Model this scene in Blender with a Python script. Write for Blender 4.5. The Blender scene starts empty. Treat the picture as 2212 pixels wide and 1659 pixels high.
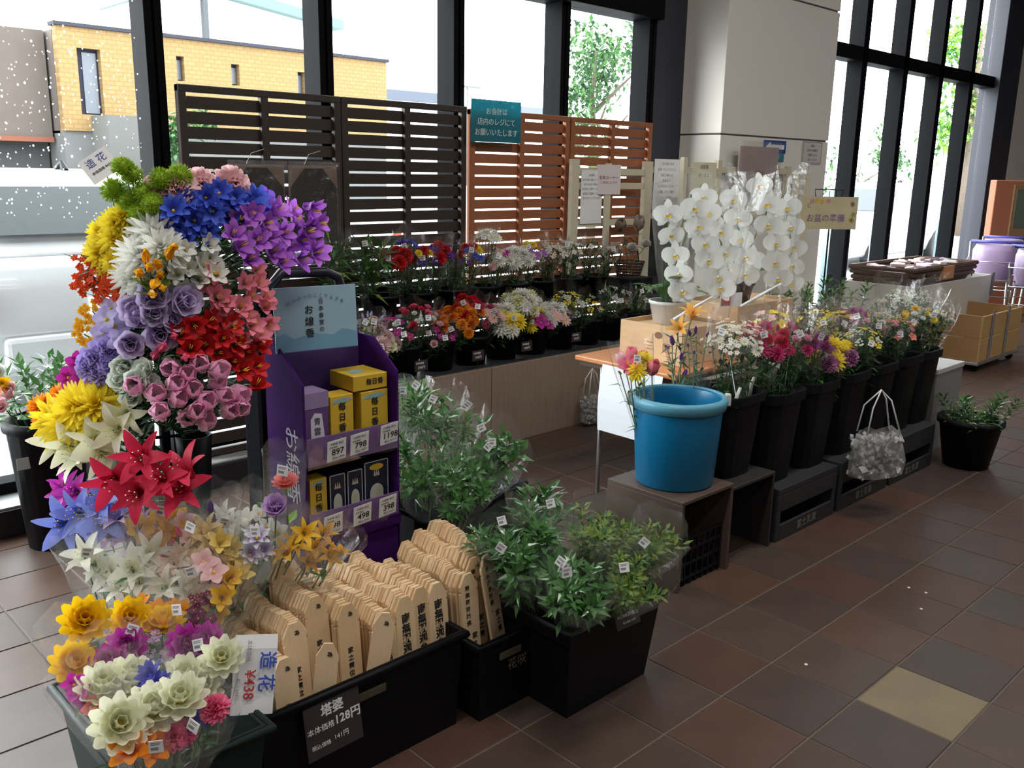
import bpy, bmesh, math, random
from mathutils import Vector, Matrix
RND = random.Random(11)
sc = bpy.context.scene
C = sc.collection
PI = math.pi
# ------------------------------------------------------------------ camera
FPX, HC = 1958.8, 1.605
CR = Matrix.Rotation(-0.767259, 3, 'Z') @ Matrix.Rotation(1.340105, 3, 'X') @ Matrix.Rotation(0.017749, 3, 'Z')
cd = bpy.data.cameras.new('camera'); cam = bpy.data.objects.new('camera', cd); C.objects.link(cam)
cd.sensor_width = 36; cd.lens = 36 * FPX / 2212; cd.clip_start = .05; cd.clip_end = 500
cam.matrix_world = Matrix.Translation((0, 0, HC)) @ CR.to_4x4()
sc.camera = cam
# ------------------------------------------------------------------ sky, lamps, exposure
w = bpy.data.worlds.new('overcast_sky'); sc.world = w; w.use_nodes = True
w.node_tree.nodes['Background'].inputs[0].default_value = (.93, .97, 1, 1)
w.node_tree.nodes['Background'].inputs[1].default_value = 9.0
vs = sc.view_settings
vs.view_transform = 'Standard'; vs.look = 'None'; vs.gamma = 1; vs.use_curve_mapping = False; vs.exposure = 0.3
sc.cycles.transparent_max_bounces = 32
sc.cycles.max_bounces = 8
LAMP_W = 11.0
sd = bpy.data.lights.new('hazy_sun', 'SUN'); sd.energy = 4.0; sd.angle = .6; sd.color = (1, .98, .95)
so = bpy.data.objects.new('hazy_sun', sd); C.objects.link(so); so.rotation_euler = Vector((-.85, .42, .38)).to_track_quat('Z', 'Y').to_euler()
CEIL = 4.2

# ------------------------------------------------------------------ helpers
def ray(px, py): return CR @ Vector((px - 1106, -(py - 829.5), -FPX))
def A(px, py, d):
    r = ray(px, py).normalized(); return r * d + Vector((0, 0, HC))
def AY(px, py, Y):
    r = ray(px, py); return r * (Y / r.y) + Vector((0, 0, HC))
def AZ(px, py, z):
    r = ray(px, py); return r * ((z - HC) / r.z) + Vector((0, 0, HC))
def frame(p):
    v = CR.transposed() @ (Vector(p) - Vector((0, 0, HC)))
    if v.z > -.1: return None
    return 1106 + FPX * v.x / -v.z, 829.5 - FPX * v.y / -v.z

MATS = {}
def mat(name, c, rough=.6, var=.12, scale=12, metal=0, bump=0, spec=.5, emit=0, stretch=None, trans=0, coat=0):
    if name in MATS: return MATS[name]
    m = bpy.data.materials.new(name); m.use_nodes = True; nt = m.node_tree; n = nt.nodes; L = nt.links
    b = n['Principled BSDF']; b.inputs['Roughness'].default_value = rough; b.inputs['Metallic'].default_value = metal
    b.inputs['Specular IOR Level'].default_value = spec
    if coat: b.inputs['Coat Weight'].default_value = coat
    tc = n.new('ShaderNodeTexCoord'); mp = n.new('ShaderNodeMapping'); nz = n.new('ShaderNodeTexNoise')
    L.new(tc.outputs['Object'], mp.inputs[0]); L.new(mp.outputs[0], nz.inputs['Vector'])
    if stretch: mp.inputs['Scale'].default_value = stretch
    nz.inputs['Scale'].default_value = scale; nz.inputs['Detail'].default_value = 5
    mx = n.new('ShaderNodeMix'); mx.data_type = 'RGBA'
    mx.inputs[6].default_value = tuple(min(1, x * (1 - var)) for x in c) + (1,)
    mx.inputs[7].default_value = tuple(min(1, x * (1 + var)) for x in c) + (1,)
    L.new(nz.outputs[0], mx.inputs[0]); L.new(mx.outputs[2], b.inputs['Base Color'])
    if bump:
        bp = n.new('ShaderNodeBump'); bp.inputs['Strength'].default_value = bump; bp.inputs['Distance'].default_value = .01
        L.new(nz.outputs[0], bp.inputs['Height']); L.new(bp.outputs[0], b.inputs['Normal'])
    if emit:
        b.inputs['Emission Color'].default_value = tuple(c) + (1,); b.inputs['Emission Strength'].default_value = emit
    if trans:
        tr = n.new('ShaderNodeBsdfTranslucent'); ms = n.new('ShaderNodeMixShader'); ms.inputs[0].default_value = trans
        L.new(mx.outputs[2], tr.inputs[0]); L.new(b.outputs[0], ms.inputs[1]); L.new(tr.outputs[0], ms.inputs[2])
        L.new(ms.outputs[0], n['Material Output'].inputs[0])
    MATS[name] = m; return m
def petal_mat(c0, c1=None, trans=.35):
    """petal colour from the base (c0) to the tip (c1)"""
    c1 = c1 or c0
    name = 'petal_%02x%02x%02x_%02x%02x%02x' % tuple(int(min(1, x) * 255) for x in tuple(c0) + tuple(c1))
    if name in MATS: return MATS[name]
    m = bpy.data.materials.new(name); m.use_nodes = True; nt = m.node_tree; n = nt.nodes; L = nt.links
    b = n['Principled BSDF']; b.inputs['Roughness'].default_value = .55; b.inputs['Specular IOR Level'].default_value = .3
    at = n.new('ShaderNodeAttribute'); at.attribute_name = 't'
    nz = n.new('ShaderNodeTexNoise'); nz.inputs['Scale'].default_value = 9
    ad = n.new('ShaderNodeMath'); ad.operation = 'MULTIPLY_ADD'; ad.inputs[1].default_value = .35; L.new(nz.outputs[0], ad.inputs[0])
    sb = n.new('ShaderNodeMath'); sb.operation = 'SUBTRACT'; sb.inputs[1].default_value = .17
    L.new(at.outputs['Fac'], sb.inputs[0]); L.new(sb.outputs[0], ad.inputs[2]); ad.use_clamp = True
    mx = n.new('ShaderNodeMix'); mx.data_type = 'RGBA'
    mx.inputs[6].default_value = tuple(c0) + (1,); mx.inputs[7].default_value = tuple(c1) + (1,)
    L.new(ad.outputs[0], mx.inputs[0]); L.new(mx.outputs[2], b.inputs['Base Color'])
    tr = n.new('ShaderNodeBsdfTranslucent'); ms = n.new('ShaderNodeMixShader'); ms.inputs[0].default_value = trans
    L.new(mx.outputs[2], tr.inputs[0]); L.new(b.outputs[0], ms.inputs[1]); L.new(tr.outputs[0], ms.inputs[2])
    L.new(ms.outputs[0], n['Material Output'].inputs[0])
    MATS[name] = m; return m
def clear_mat(name, gloss=.08, tint=(1, 1, 1), rough=.08, wrinkle=0, milk=0, graze=.6):
    if name in MATS: return MATS[name]
    m = bpy.data.materials.new(name); m.use_nodes = True; nt = m.node_tree; n = nt.nodes; L = nt.links
    n.remove(n['Principled BSDF'])
    t = n.new('ShaderNodeBsdfTransparent'); t.inputs[0].default_value = tuple(tint) + (1,)
    g = n.new('ShaderNodeBsdfGlossy'); g.inputs['Roughness'].default_value = rough
    lw = n.new('ShaderNodeLayerWeight'); pw = n.new('ShaderNodeMath'); pw.operation = 'POWER'; pw.inputs[1].default_value = 5; L.new(lw.outputs['Facing'], pw.inputs[0])
    ad = n.new('ShaderNodeMath'); ad.operation = 'MULTIPLY_ADD'; ad.use_clamp = True; ad.inputs[1].default_value = graze; ad.inputs[2].default_value = gloss + .02
    L.new(pw.outputs[0], ad.inputs[0])
    ms = n.new('ShaderNodeMixShader'); L.new(ad.outputs[0], ms.inputs[0]); L.new(t.outputs[0], ms.inputs[1]); L.new(g.outputs[0], ms.inputs[2])
    out = ms.outputs[0]
    if milk:
        df = n.new('ShaderNodeBsdfTranslucent'); df.inputs[0].default_value = (.9, .9, .9, 1)
        m2 = n.new('ShaderNodeMixShader'); m2.inputs[0].default_value = milk; L.new(out, m2.inputs[1]); L.new(df.outputs[0], m2.inputs[2]); out = m2.outputs[0]
    if wrinkle:
        nz = n.new('ShaderNodeTexNoise'); nz.inputs['Scale'].default_value = 22; nz.inputs['Detail'].default_value = 3
        tc = n.new('ShaderNodeTexCoord'); L.new(tc.outputs['Object'], nz.inputs['Vector'])
        bp = n.new('ShaderNodeBump'); bp.inputs['Strength'].default_value = wrinkle; bp.inputs['Distance'].default_value = .02
        L.new(nz.outputs[0], bp.inputs['Height']); L.new(bp.outputs[0], g.inputs['Normal'])
    L.new(out, n['Material Output'].inputs[0])
    MATS[name] = m; return m

class MB:
    def __init__(s): s.v = []; s.f = []; s.m = []; s.t = []
    def add(s, vs, fs, mi=0, ts=None, M=None):
        k = len(s.v)
        s.v += [tuple(M @ Vector(p)) if M else tuple(p) for p in vs]
        s.t += ts if ts else [.5] * len(vs)
        for f in fs: s.f.append([i + k for i in f]); s.m.append(mi)
        return s
    def box(s, x0, x1, y0, y1, z0, z1, mi=0, M=None):
        v = [(x, y, z) for z in (z0, z1) for y in (y0, y1) for x in (x0, x1)]
        return s.add(v, [(0, 2, 3, 1), (4, 5, 7, 6), (0, 1, 5, 4), (2, 6, 7, 3), (0, 4, 6, 2), (1, 3, 7, 5)], mi, M=M)
    def cbox(s, x0, x1, y0, y1, z0, z1, b=.006, mi=0, seg=2, M=None):
        bm = bmesh.new(); bmesh.ops.create_cube(bm, size=1)
        for v in bm.verts:
            v.co = Vector(((x0 + x1) / 2 + v.co.x * (x1 - x0), (y0 + y1) / 2 + v.co.y * (y1 - y0), (z0 + z1) / 2 + v.co.z * (z1 - z0)))
        bmesh.ops.bevel(bm, geom=list(bm.edges), offset=b, segments=seg, affect='EDGES', profile=.5)
        bm.verts.index_update()
        s.add([v.co.copy() for v in bm.verts], [[v.index for v in f.verts] for f in bm.faces], mi, M=M); bm.free(); return s
    def tube(s, pts, r, n=6, mi=0, caps=True, closed=False):
        pts = [Vector(p) for p in pts]; N = len(pts); k = len(s.v); ref = None
        for i, p in enumerate(pts):
            a = pts[(i - 1) % N] if (i or closed) else pts[0]; b = pts[(i + 1) % N] if (i < N - 1 or closed) else pts[-1]
            d = (b - a).normalized() if (b - a).length > 1e-9 else Vector((0, 0, 1))
            if ref is None: ref = d.orthogonal().normalized()
            else:
                ref = ref - d * ref.dot(d)
                ref = ref.normalized() if ref.length > 1e-6 else d.orthogonal().normalized()
            q = d.cross(ref); rr = r[i] if isinstance(r, (list, tuple)) else r
            for j in range(n):
                a_ = 2 * PI * j / n; s.v.append(tuple(p + (ref * math.cos(a_) + q * math.sin(a_)) * rr)); s.t.append(i / max(1, N - 1))
        for i in range(N if closed else N - 1):
            i2 = (i + 1) % N
            for j in range(n):
                s.f.append([k + i * n + j, k + i * n + (j + 1) % n, k + i2 * n + (j + 1) % n, k + i2 * n + j]); s.m.append(mi)
        if caps and not closed:
            s.f.append([k + j for j in range(n)][::-1]); s.m.append(mi)
            s.f.append([k + (N - 1) * n + j for j in range(n)]); s.m.append(mi)
        return s
    def lathe(s, prof, n=24, c=(0, 0, 0), mi=0, cap0=False, cap1=False, sq=0):
        k = len(s.v)
        for i, (r, z) in enumerate(prof):
            for j in range(n):
                a = 2 * PI * j / n; cx, sx = math.cos(a), math.sin(a)
                if sq:
                    e = 1 - sq * .8; g = 1 / ((abs(cx) ** (2 / e) + abs(sx) ** (2 / e)) ** (e / 2)); rr = r * g
                else: rr = r
                s.v.append((c[0] + rr * cx, c[1] + rr * sx, c[2] + z)); s.t.append(i / max(1, len(prof) - 1))
        for i in range(len(prof) - 1):
            for j in range(n):
                s.f.append([k + i * n + j, k + i * n + (j + 1) % n, k + (i + 1) * n + (j + 1) % n, k + (i + 1) * n + j]); s.m.append(mi)
        if cap0: s.f.append([k + j for j in range(n)][::-1]); s.m.append(mi)
        if cap1: s.f.append([k + (len(prof) - 1) * n + j for j in range(n)]); s.m.append(mi)
        return s
    def taper(s, x0, x1, y0, y1, z0, z1, d, mi=0, wall=.006):
        """open container, narrower by d at the bottom, with a rim"""
        o = [(x0 + d, y0 + d, z0), (x1 - d, y0 + d, z0), (x1 - d, y1 - d, z0), (x0 + d, y1 - d, z0)]
        t = [(x0, y0, z1), (x1, y0, z1), (x1, y1, z1), (x0, y1, z1)]
        q = wall
        ti = [(x0 + q, y0 + q, z1), (x1 - q, y0 + q, z1), (x1 - q, y1 - q, z1), (x0 + q, y1 - q, z1)]
        oi = [(x0 + d + q, y0 + d + q, z0 + q), (x1 - d - q, y0 + d + q, z0 + q), (x1 - d - q, y1 - d - q, z0 + q), (x0 + d + q, y1 - d - q, z0 + q)]
        fs = [(3, 2, 1, 0)]
        for j in range(4):
            j2 = (j + 1) % 4
            fs += [(j, j2, 4 + j2, 4 + j), (4 + j, 4 + j2, 8 + j2, 8 + j), (8 + j, 8 + j2, 12 + j2, 12 + j)]
        fs.append((12, 13, 14, 15))
        return s.add(o + t + ti + oi, fs, mi)
    def prism(s, poly, y0, y1, mi=0, M=None):
        """poly in XZ, thick along Y"""
        n = len(poly); v = [(x, y0, z) for x, z in poly] + [(x, y1, z) for x, z in poly]
        fs = [list(range(n)), list(range(2 * n - 1, n - 1, -1))] + [(j, n + j, n + (j + 1) % n, (j + 1) % n) for j in range(n)]
        return s.add(v, fs, mi, M=M)
    def petal(s, L, W, az, a0, a1, r0=0, z0=0, cup=.15, mi=0, nu=4, sharp=1.0, wav=0, pw=.55):
        """petal from radius r0: bends from angle a0 to a1 off the vertical axis"""
        ca, sa = math.cos(az), math.sin(az); k = len(s.v); r, z = r0, z0
        for i in range(nu + 1):
            u = i / nu; a = a0 + (a1 - a0) * u
            if i: r += math.sin(a) * L / nu; z += math.cos(a) * L / nu
            hw = W / 2 * (math.sin(PI * min(1, (u * .86 + .12) ** sharp)) ** pw)
            for j in (-1, 0, 1):
                lift = cup * abs(j) * hw + (wav * math.sin(5 * u + az * 3 + j) * hw if j else 0)
                rr = r - math.cos(a) * lift; zz = z + math.sin(a) * lift
                y = j * hw
                s.v.append((rr * ca - y * sa, rr * sa + y * ca, zz)); s.t.append(u)
        for i in range(nu):
            for j in (0, 1):
                q = k + i * 3 + j; s.f.append([q, q + 3, q + 4, q + 1]); s.m.append(mi)
        return s
    def leaf(s, p, d, L, W, up=Vector((0, 0, 1)), mi=0, droop=.25):
        p = Vector(p); d = Vector(d).normalized(); sd = d.cross(up)
        sd = sd.normalized() if sd.length > 1e-4 else d.orthogonal().normalized()
        nn = sd.cross(d)
        a = p; b = p + d * L * .45 + nn * .0 * L; e = p + d * L - nn * droop * L
        m_ = b - nn * W * .12
        v = [a, b + sd * W / 2, m_, b - sd * W / 2, e]
        return s.add(v, [(0, 2, 1), (0, 3, 2), (1, 2, 4), (2, 3, 4)], mi, [0, .5, .4, .5, 1])
    def mesh(s, name, mats, smooth=False):
        me = bpy.data.meshes.new(name); me.from_pydata(s.v, [], s.f)
        for m in (mats if isinstance(mats, (list, tuple)) else [mats]): me.materials.append(m)
        me.polygons.foreach_set('material_index', s.m)
        if smooth: me.polygons.foreach_set('use_smooth', [True] * len(s.f))
        at = me.attributes.new('t', 'FLOAT', 'POINT'); at.data.foreach_set('value', s.t)
        me.update(); return me
    def build(s, name, mats, parent=None, smooth=False, loc=None, M=None):
        return put(name, s.mesh(name, mats, smooth), parent, loc, M)
def put(name, me, parent=None, loc=None, M=None):
    o = bpy.data.objects.new(name, me); C.objects.link(o)
    if parent: o.parent = parent
    if M is not None: o.matrix_local = M if parent else M
    elif loc is not None: o.location = loc
    return o
def tag(o, label=None, cat=None, group=None, kind=None):
    if label: o['label'] = label
    if cat: o['category'] = cat
    if group: o['group'] = group
    if kind: o['kind'] = kind
    return o
def thing(name, label, cat, loc=(0, 0, 0), rz=0, group=None):
    o = bpy.data.objects.new(name, None); C.objects.link(o); o.location = loc; o.rotation_euler = (0, 0, rz)
    o.empty_display_size = .05
    return tag(o, label, cat, group)
def struct(o): o['kind'] = 'structure'; return o
FACE_Y = Matrix.Rotation(PI / 2, 4, 'X')                                   # text facing -Y
FACE_X = Matrix.Rotation(-PI / 2, 4, 'Z') @ Matrix.Rotation(PI / 2, 4, 'X')  # text facing -X
FONTS = {}
def text(body, size, M, m, parent, vertical=False, bold=0, name='lettering', align='CENTER', sx=1, gap=None):
    key = (body, size, m.name, vertical, bold, align, sx)
    if key not in FONTS:
        c = bpy.data.curves.new(name, 'FONT'); c.body = '\n'.join(body) if vertical else body
        c.size = size; c.align_x = align; c.align_y = 'CENTER'; c.extrude = .0003; c.offset = bold; c.resolution_u = 2
        c.space_line = gap or (1.22 if vertical else .82); c.materials.append(m)
        tmp = bpy.data.objects.new('tmp', c); FONTS[key] = bpy.data.meshes.new_from_object(tmp); bpy.data.objects.remove(tmp); bpy.data.curves.remove(c)
    o = bpy.data.objects.new(name, FONTS[key]); C.objects.link(o); o.parent = parent
    o.matrix_local = M @ Matrix.Diagonal((sx, 1, 1, 1)); return o
def T(x, y, z): return Matrix.Translation((x, y, z))

# ------------------------------------------------------------------ shared materials
BLACKP = mat('black_plastic', (.006, .006, .008), .5, .2, 20, spec=.16)
DGREENP = mat('dark_green_plastic', (.011, .022, .02), .5, .15, 20, spec=.2)
WHITE = mat('white_paper', (.8, .81, .83), .7, .03)
INK = mat('black_ink', (.015, .014, .013), .7, .05)
GREYINK = mat('grey_ink', (.25, .25, .27), .7, .05)
SILVER = mat('steel', (.55, .55, .56), .35, .08, metal=.9)
CELLO = clear_mat('cellophane', .05, rough=.16, wrinkle=.35, milk=.022)
BAGM = clear_mat('clear_bag', .05, rough=.15, wrinkle=.3, milk=.35)
LEAF = mat('leaf_green', (.06, .16, .04), .45, .35, 30, trans=.25)
LEAFD = mat('leaf_dark', (.025, .075, .03), .4, .35, 30, trans=.15)
LEAFY = mat('leaf_yellow_green', (.17, .26, .04), .45, .3, 30, trans=.3)
LEAFG = mat('leaf_glossy', (.045, .15, .03), .22, .3, 30, trans=.15, spec=.7)
LEAFB = mat('leaf_bright', (.22, .5, .06), .4, .25, 30, trans=.35)
STEM = mat('stem_green', (.07, .14, .04), .6, .2)
DMETAL = mat('dark_window_metal', (.0045, .0047, .006), .6, .1, 6, spec=.04)
# ================================================================== THE SETTING
def structure():
    GROUT = mat('grout', (.13, .105, .085), .8, .15, 40)
    fl = struct(MB().box(-5, 19, -6, 4.3, -.06, -.003).build('floor', GROUT))
    P = .2985; tiles = []
    cols = [((.082, .045, .032), 'russet'), ((.074, .043, .032), 'brown'), ((.066, .045, .037), 'umber'), ((.09, .05, .034), 'clay'), ((.076, .05, .04), 'taupe'), ((.2, .155, .09), 'beige')]
    me = []
    for c, nm in cols:
        h = P / 2 - .003; b = .002; mb = MB()
        v = [(-h, -h, -.012), (h, -h, -.012), (h, h, -.012), (-h, h, -.012), (-h, -h, -b), (h, -h, -b), (h, h, -b), (-h, h, -b),
             (-h + b, -h + b, 0), (h - b, -h + b, 0), (h - b, h - b, 0), (-h + b, h - b, 0)]
        f = [(8, 9, 10, 11)]
        for j in range(4):
            k = (j + 1) % 4; f += [(j, k, 4 + k, 4 + j), (4 + j, 4 + k, 8 + k, 8 + j)]
        mb.add(v, f); me.append(mb.mesh('tile', mat('tile_' + nm, c, .42, .28, 7, bump=.08, spec=.35)))
    rr = random.Random(5)
    for i in range(-10, 56):
        for j in range(-8, 9):
            x = 2.5755 + (i + .5) * P; y = 1.678 + (j + .5) * P
            k = rr.choices(range(5), (3, 4, 4, 2, 3))[0]
            if i == 0 and j == -3: k = 5
            if (i, j) in ((4, -1), (9, -2), (13, 1), (-7, 3), (7, -5), (16, -1)): k = 5 if i > 8 else 4
            q = [frame((x + a * P / 2, y + b * P / 2, 0)) for a, b in ((-1, -1), (1, -1), (1, 1), (-1, 1))]
            if y > 4.15 + P / 2: continue
            vis = all(q) and max(p[0] for p in q) > -20 and min(p[0] for p in q) < 2232 and max(p[1] for p in q) > 300 and min(p[1] for p in q) < 1680
            ar = 0
            if vis:
                ar = abs(sum(q[a][0] * q[(a + 1) % 4][1] - q[(a + 1) % 4][0] * q[a][1] for a in range(4))) / 2
            tiles.append((ar, x, y, k))
    tiles.sort(reverse=True)
    for ar, x, y, k in tiles[:300]: put('tile', me[k], fl, (x, y, 0))
    rest = MB()
    for ar, x, y, k in tiles[300:]:
        h = P / 2 - .003; rest.add([(x - h, y - h, 0), (x + h, y - h, 0), (x + h, y + h, 0), (x - h, y + h, 0), ], [(0, 1, 2, 3)], k)
    tag(rest.build('distant_tiles', [m.materials[0] for m in me], fl), kind='stuff')
    # bits of litter on the floor
    for q, (px, py) in enumerate(((1741, 1436), (1963, 1270), (2000, 1281), (1990, 1316))):
        p = AZ(px, py, .001); mb = MB(); mb.lathe([(.0, 0), (.006, .001), (.005, .003), (0, .004)], 7)
        tag(mb.build('fallen_petal', WHITE, None, loc=p), ('small white fallen petal alone on the brown tile nearest the camera', 'small white fallen petal furthest up the tiled aisle', 'small white fallen petal between two others on the tiled aisle', 'small white fallen petal on grey tile below two others')[q], 'petal', 'petals on the floor')
    # kerb and sill below the glass
    struct(MB().cbox(-5, 5.62, 4.19, 4.5, 0, .125, .004).build('trim_1', mat('black_kerb', (.012, .012, .014), .5, .2)))
    struct(MB().cbox(-5, 5.62, 4.2, 4.5, .125, .137, .003).build('trim_2', mat('sill_aluminium', (.42, .43, .44), .35, .08, metal=.3)))
    struct(MB().cbox(7.62, 13.4, 4.25, 4.5, 0, .1, .004).build('trim_3', MATS['black_kerb']))
    GL = clear_mat('window_glass', .0, tint=(.97, .985, .98), rough=.0, graze=.35)
    n = [3]
    def trim(mb, m=DMETAL): n[0] += 1; return struct(mb.build('trim_%d' % n[0], m))
    xs = [1.87 + .925 * k for k in range(-7, 5)]
    def mullion(x, z0, z1, wd=.085):
        mb = MB(); h = wd / 2
        mb.cbox(x - h, x - h * .15, 4.36, 4.52, z0, z1, .003); mb.cbox(x + h * .15, x + h, 4.36, 4.52, z0, z1, .003); mb.box(x - h * .2, x + h * .2, 4.385, 4.5, z0, z1)
        return trim(mb)
    for x in xs: mullion(x, .137, 2.7)
    trim(MB().cbox(-5, 5.62, 4.3, 4.54, 2.69, CEIL + .02, .006))
    trim(MB().cbox(-5, 5.62, 4.38, 4.5, .137, .19, .003))
    trim(MB().cbox(5.6, 5.99, 4.37, 4.54, 0, CEIL + .02, .004), mat('slate_metal_panel', (.03, .033, .045), .5, .08, 3, spec=.3))
    wn = [0]
    def pane(x0, x1, z0, z1):
        wn[0] += 1
        o = struct(bpy.data.objects.new('window_%d' % wn[0], None)); C.objects.link(o)
        MB().box(x0, x1, 4.443, 4.449, z0, z1).build('pane', GL, o); return o
    for a, b in zip(xs[:-1], xs[1:]): last = pane(a + .04, b - .04, .19, 2.69)
    wins = [o for o in bpy.data.objects if o.name.startswith('window_')]
    # rain drops on the left-hand pane
    mb = MB(); r2 = random.Random(3)
    for k in range(650):
        x = r2.uniform(.95, 1.83); z = r2.uniform(1.35, 2.6); s = r2.uniform(.0018, .0045) * (1.4 if r2.random() < .1 else 1)
        mb.lathe([(s * .2, -s * .5), (s, 0), (s * .2, s * .5)], 6, (0, 0, 0), 0, True, True)
        k0 = len(mb.v) - 18
        for q in range(k0, len(mb.v)):
            a, b, c = mb.v[q]; mb.v[q] = (x + a, 4.451 + c * .7, z + b * 1.25)
    drops = mb.build('raindrops', clear_mat('water_drop', .35, (.95, .97, 1), .03, milk=.3), wins[6]); drops['kind'] = 'stuff'
    # right-hand glazing
    ys = [7.0 + .905 * k for k in range(0, 6)]; ys = [7.98, 8.9, 9.83, 10.75, 11.63, 12.45]
    for x in ys[1:5]: mullion(x, .1, CEIL + .02, .11)
    trim(MB().cbox(7.5, 12.6, 4.36, 4.53, 2.7, 2.83, .004))
    trim(MB().cbox(7.5, 12.6, 4.38, 4.5, .1, .16, .004))
    trim(MB().cbox(12.35, 13.0, 4.3, 4.54, 0, CEIL + .02, .006), MATS['slate_metal_panel'])
    ys[0] = 7.5; ys[-1] = 12.35
    for a, b in zip(ys[:-1], ys[1:]): pane(a + .05, b - .05, .16, 2.7); pane(a + .05, b - .05, 2.83, CEIL - .02)
    # pillar with panel joints
    PW = mat('pillar_paint', (.74, .72, .67), .5, .03, 3)
    p = struct(bpy.data.objects.new('wall_pillar', None)); C.objects.link(p)
    MB().box(5.995, 7.615, 4.015, 4.6, 0, CEIL + .02).build('core', mat('joint_grey', (.14, .135, .13), .7), p)
    for z0, z1 in ((0, 1.895), (1.908, 2.95), (2.963, CEIL + .02)):
        MB().cbox(5.98, 7.63, 4.0, 4.62, z0, z1, .004).build('panel', PW, p)
    # far end, other walls and ceiling (behind the camera)
    WALL = mat('shop_wall', (.22, .21, .2), .8, .05, 2)
    struct(MB().box(13.0, 19, 4.35, 4.5, 0, CEIL + .02).build('wall_window', mat('white_wall', (.7, .7, .68), .7, .04, 2)))
    struct(MB().box(18.9, 19.05, -6, 4.5, 0, CEIL + .02).build('wall_right', WALL))
    struct(MB().box(-5.1, -4.95, -6, 4.5, 0, CEIL + .02).build('wall_left', WALL))
    struct(MB().box(-5, 19, -6.1, -5.95, 0, CEIL + .02).build('wall_back', WALL))
    struct(MB().box(-5.1, 19.1, -6.1, 4.62, CEIL, CEIL + .1).build('ceiling', mat('ceiling_panel', (.3, .29, .28), .8, .04, 2)))
    # lamps of the shop ceiling
    k = 0
    for x in (-1.5, 1.5, 4.5, 7.5, 10.5):
        for y in (-3.2, -.8, 1.3):
            side = {-3.2: 'the back wall', -.8: 'mid shop', 1.3: 'the flower displays'}[y]
            t = thing('ceiling_light', 'recessed white strip lamp over %s, %s from the entrance side' % (side, ('first', 'second', 'third', 'fourth', 'fifth')[k // 3]), 'lamp', (x, y, CEIL), 0, 'ceiling strip lamps')
            k += 1
            MB().cbox(-.62, .62, -.16, .16, -.05, -.002, .006).build('housing', WHITE, t)
            MB().box(-.58, .58, -.12, .12, -.055, -.05).build('diffuser', mat('lamp_diffuser', (1, .96, .9), .5, 0, emit=2.0), t)
            ld = bpy.data.lights.new('ceiling_light_glow', 'AREA'); ld.shape = 'RECTANGLE'; ld.size = 1.1; ld.size_y = .22
            ld.energy = LAMP_W * (3.2 if y > 1 and x < 6 else 1); ld.color = (1, .97, .92)
            lo = bpy.data.objects.new('glow', ld); C.objects.link(lo); lo.parent = t; lo.location = (0, 0, -.06)
structure()

# ================================================================== OUTSIDE
def leaf_cloud(n, rx, ry, rz, L, rr, hollow=.35, blobs=9):
    mb = MB()
    bl = [Vector((rr.gauss(0, .45) * rx, rr.gauss(0, .45) * ry, rr.uniform(-.75, .8) * rz)) for _ in range(blobs)]
    for k in range(n):
        c = rr.choice(bl); d = Vector((rr.gauss(0, 1), rr.gauss(0, 1), rr.gauss(0, 1))).normalized()
        p = c + Vector((d.x * rx, d.y * ry, d.z * rz)) * rr.uniform(hollow, 1) * .42
        q = Vector((rr.gauss(0, 1), rr.gauss(0, 1), rr.gauss(0, .7)))
        mb.leaf(p, q, L * rr.uniform(.6, 1.2), L * .5, mi=0 if rr.random() < .6 else 1)
    return mb
def tree(label, loc, h, r, n, L, seed, group='trees beyond the glass', crown0=.35, m=(LEAF, LEAFD)):
    rr = random.Random(seed); t = thing('tree', label, 'tree', loc, 0, group)
    mb = MB(); mb.tube([(0, 0, 0), (.05 * r, 0, h * .35), (-.03 * r, .03, h * .7), (0, 0, h * .92)], [.05 * h * .6, .035 * h * .6, .02 * h * .6, .006 * h])
    for k in range(5):
        a = rr.uniform(0, 6.28); z = h * rr.uniform(.35, .7); mb.tube([(0, 0, z), (math.cos(a) * r * .6, math.sin(a) * r * .6, z + h * .18)], [.014 * h, .004 * h], 5)
    mb.build('trunk', mat('bark', (.12, .09, .07), .9, .3), t, True)
    zc = h * (crown0 + (1 - crown0) / 2)
    leaf_cloud(n, r, r, h * (1 - crown0) / 2 * 1.1, L, rr).build('crown', list(m), t, loc=(0, 0, zc))
    return t
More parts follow.
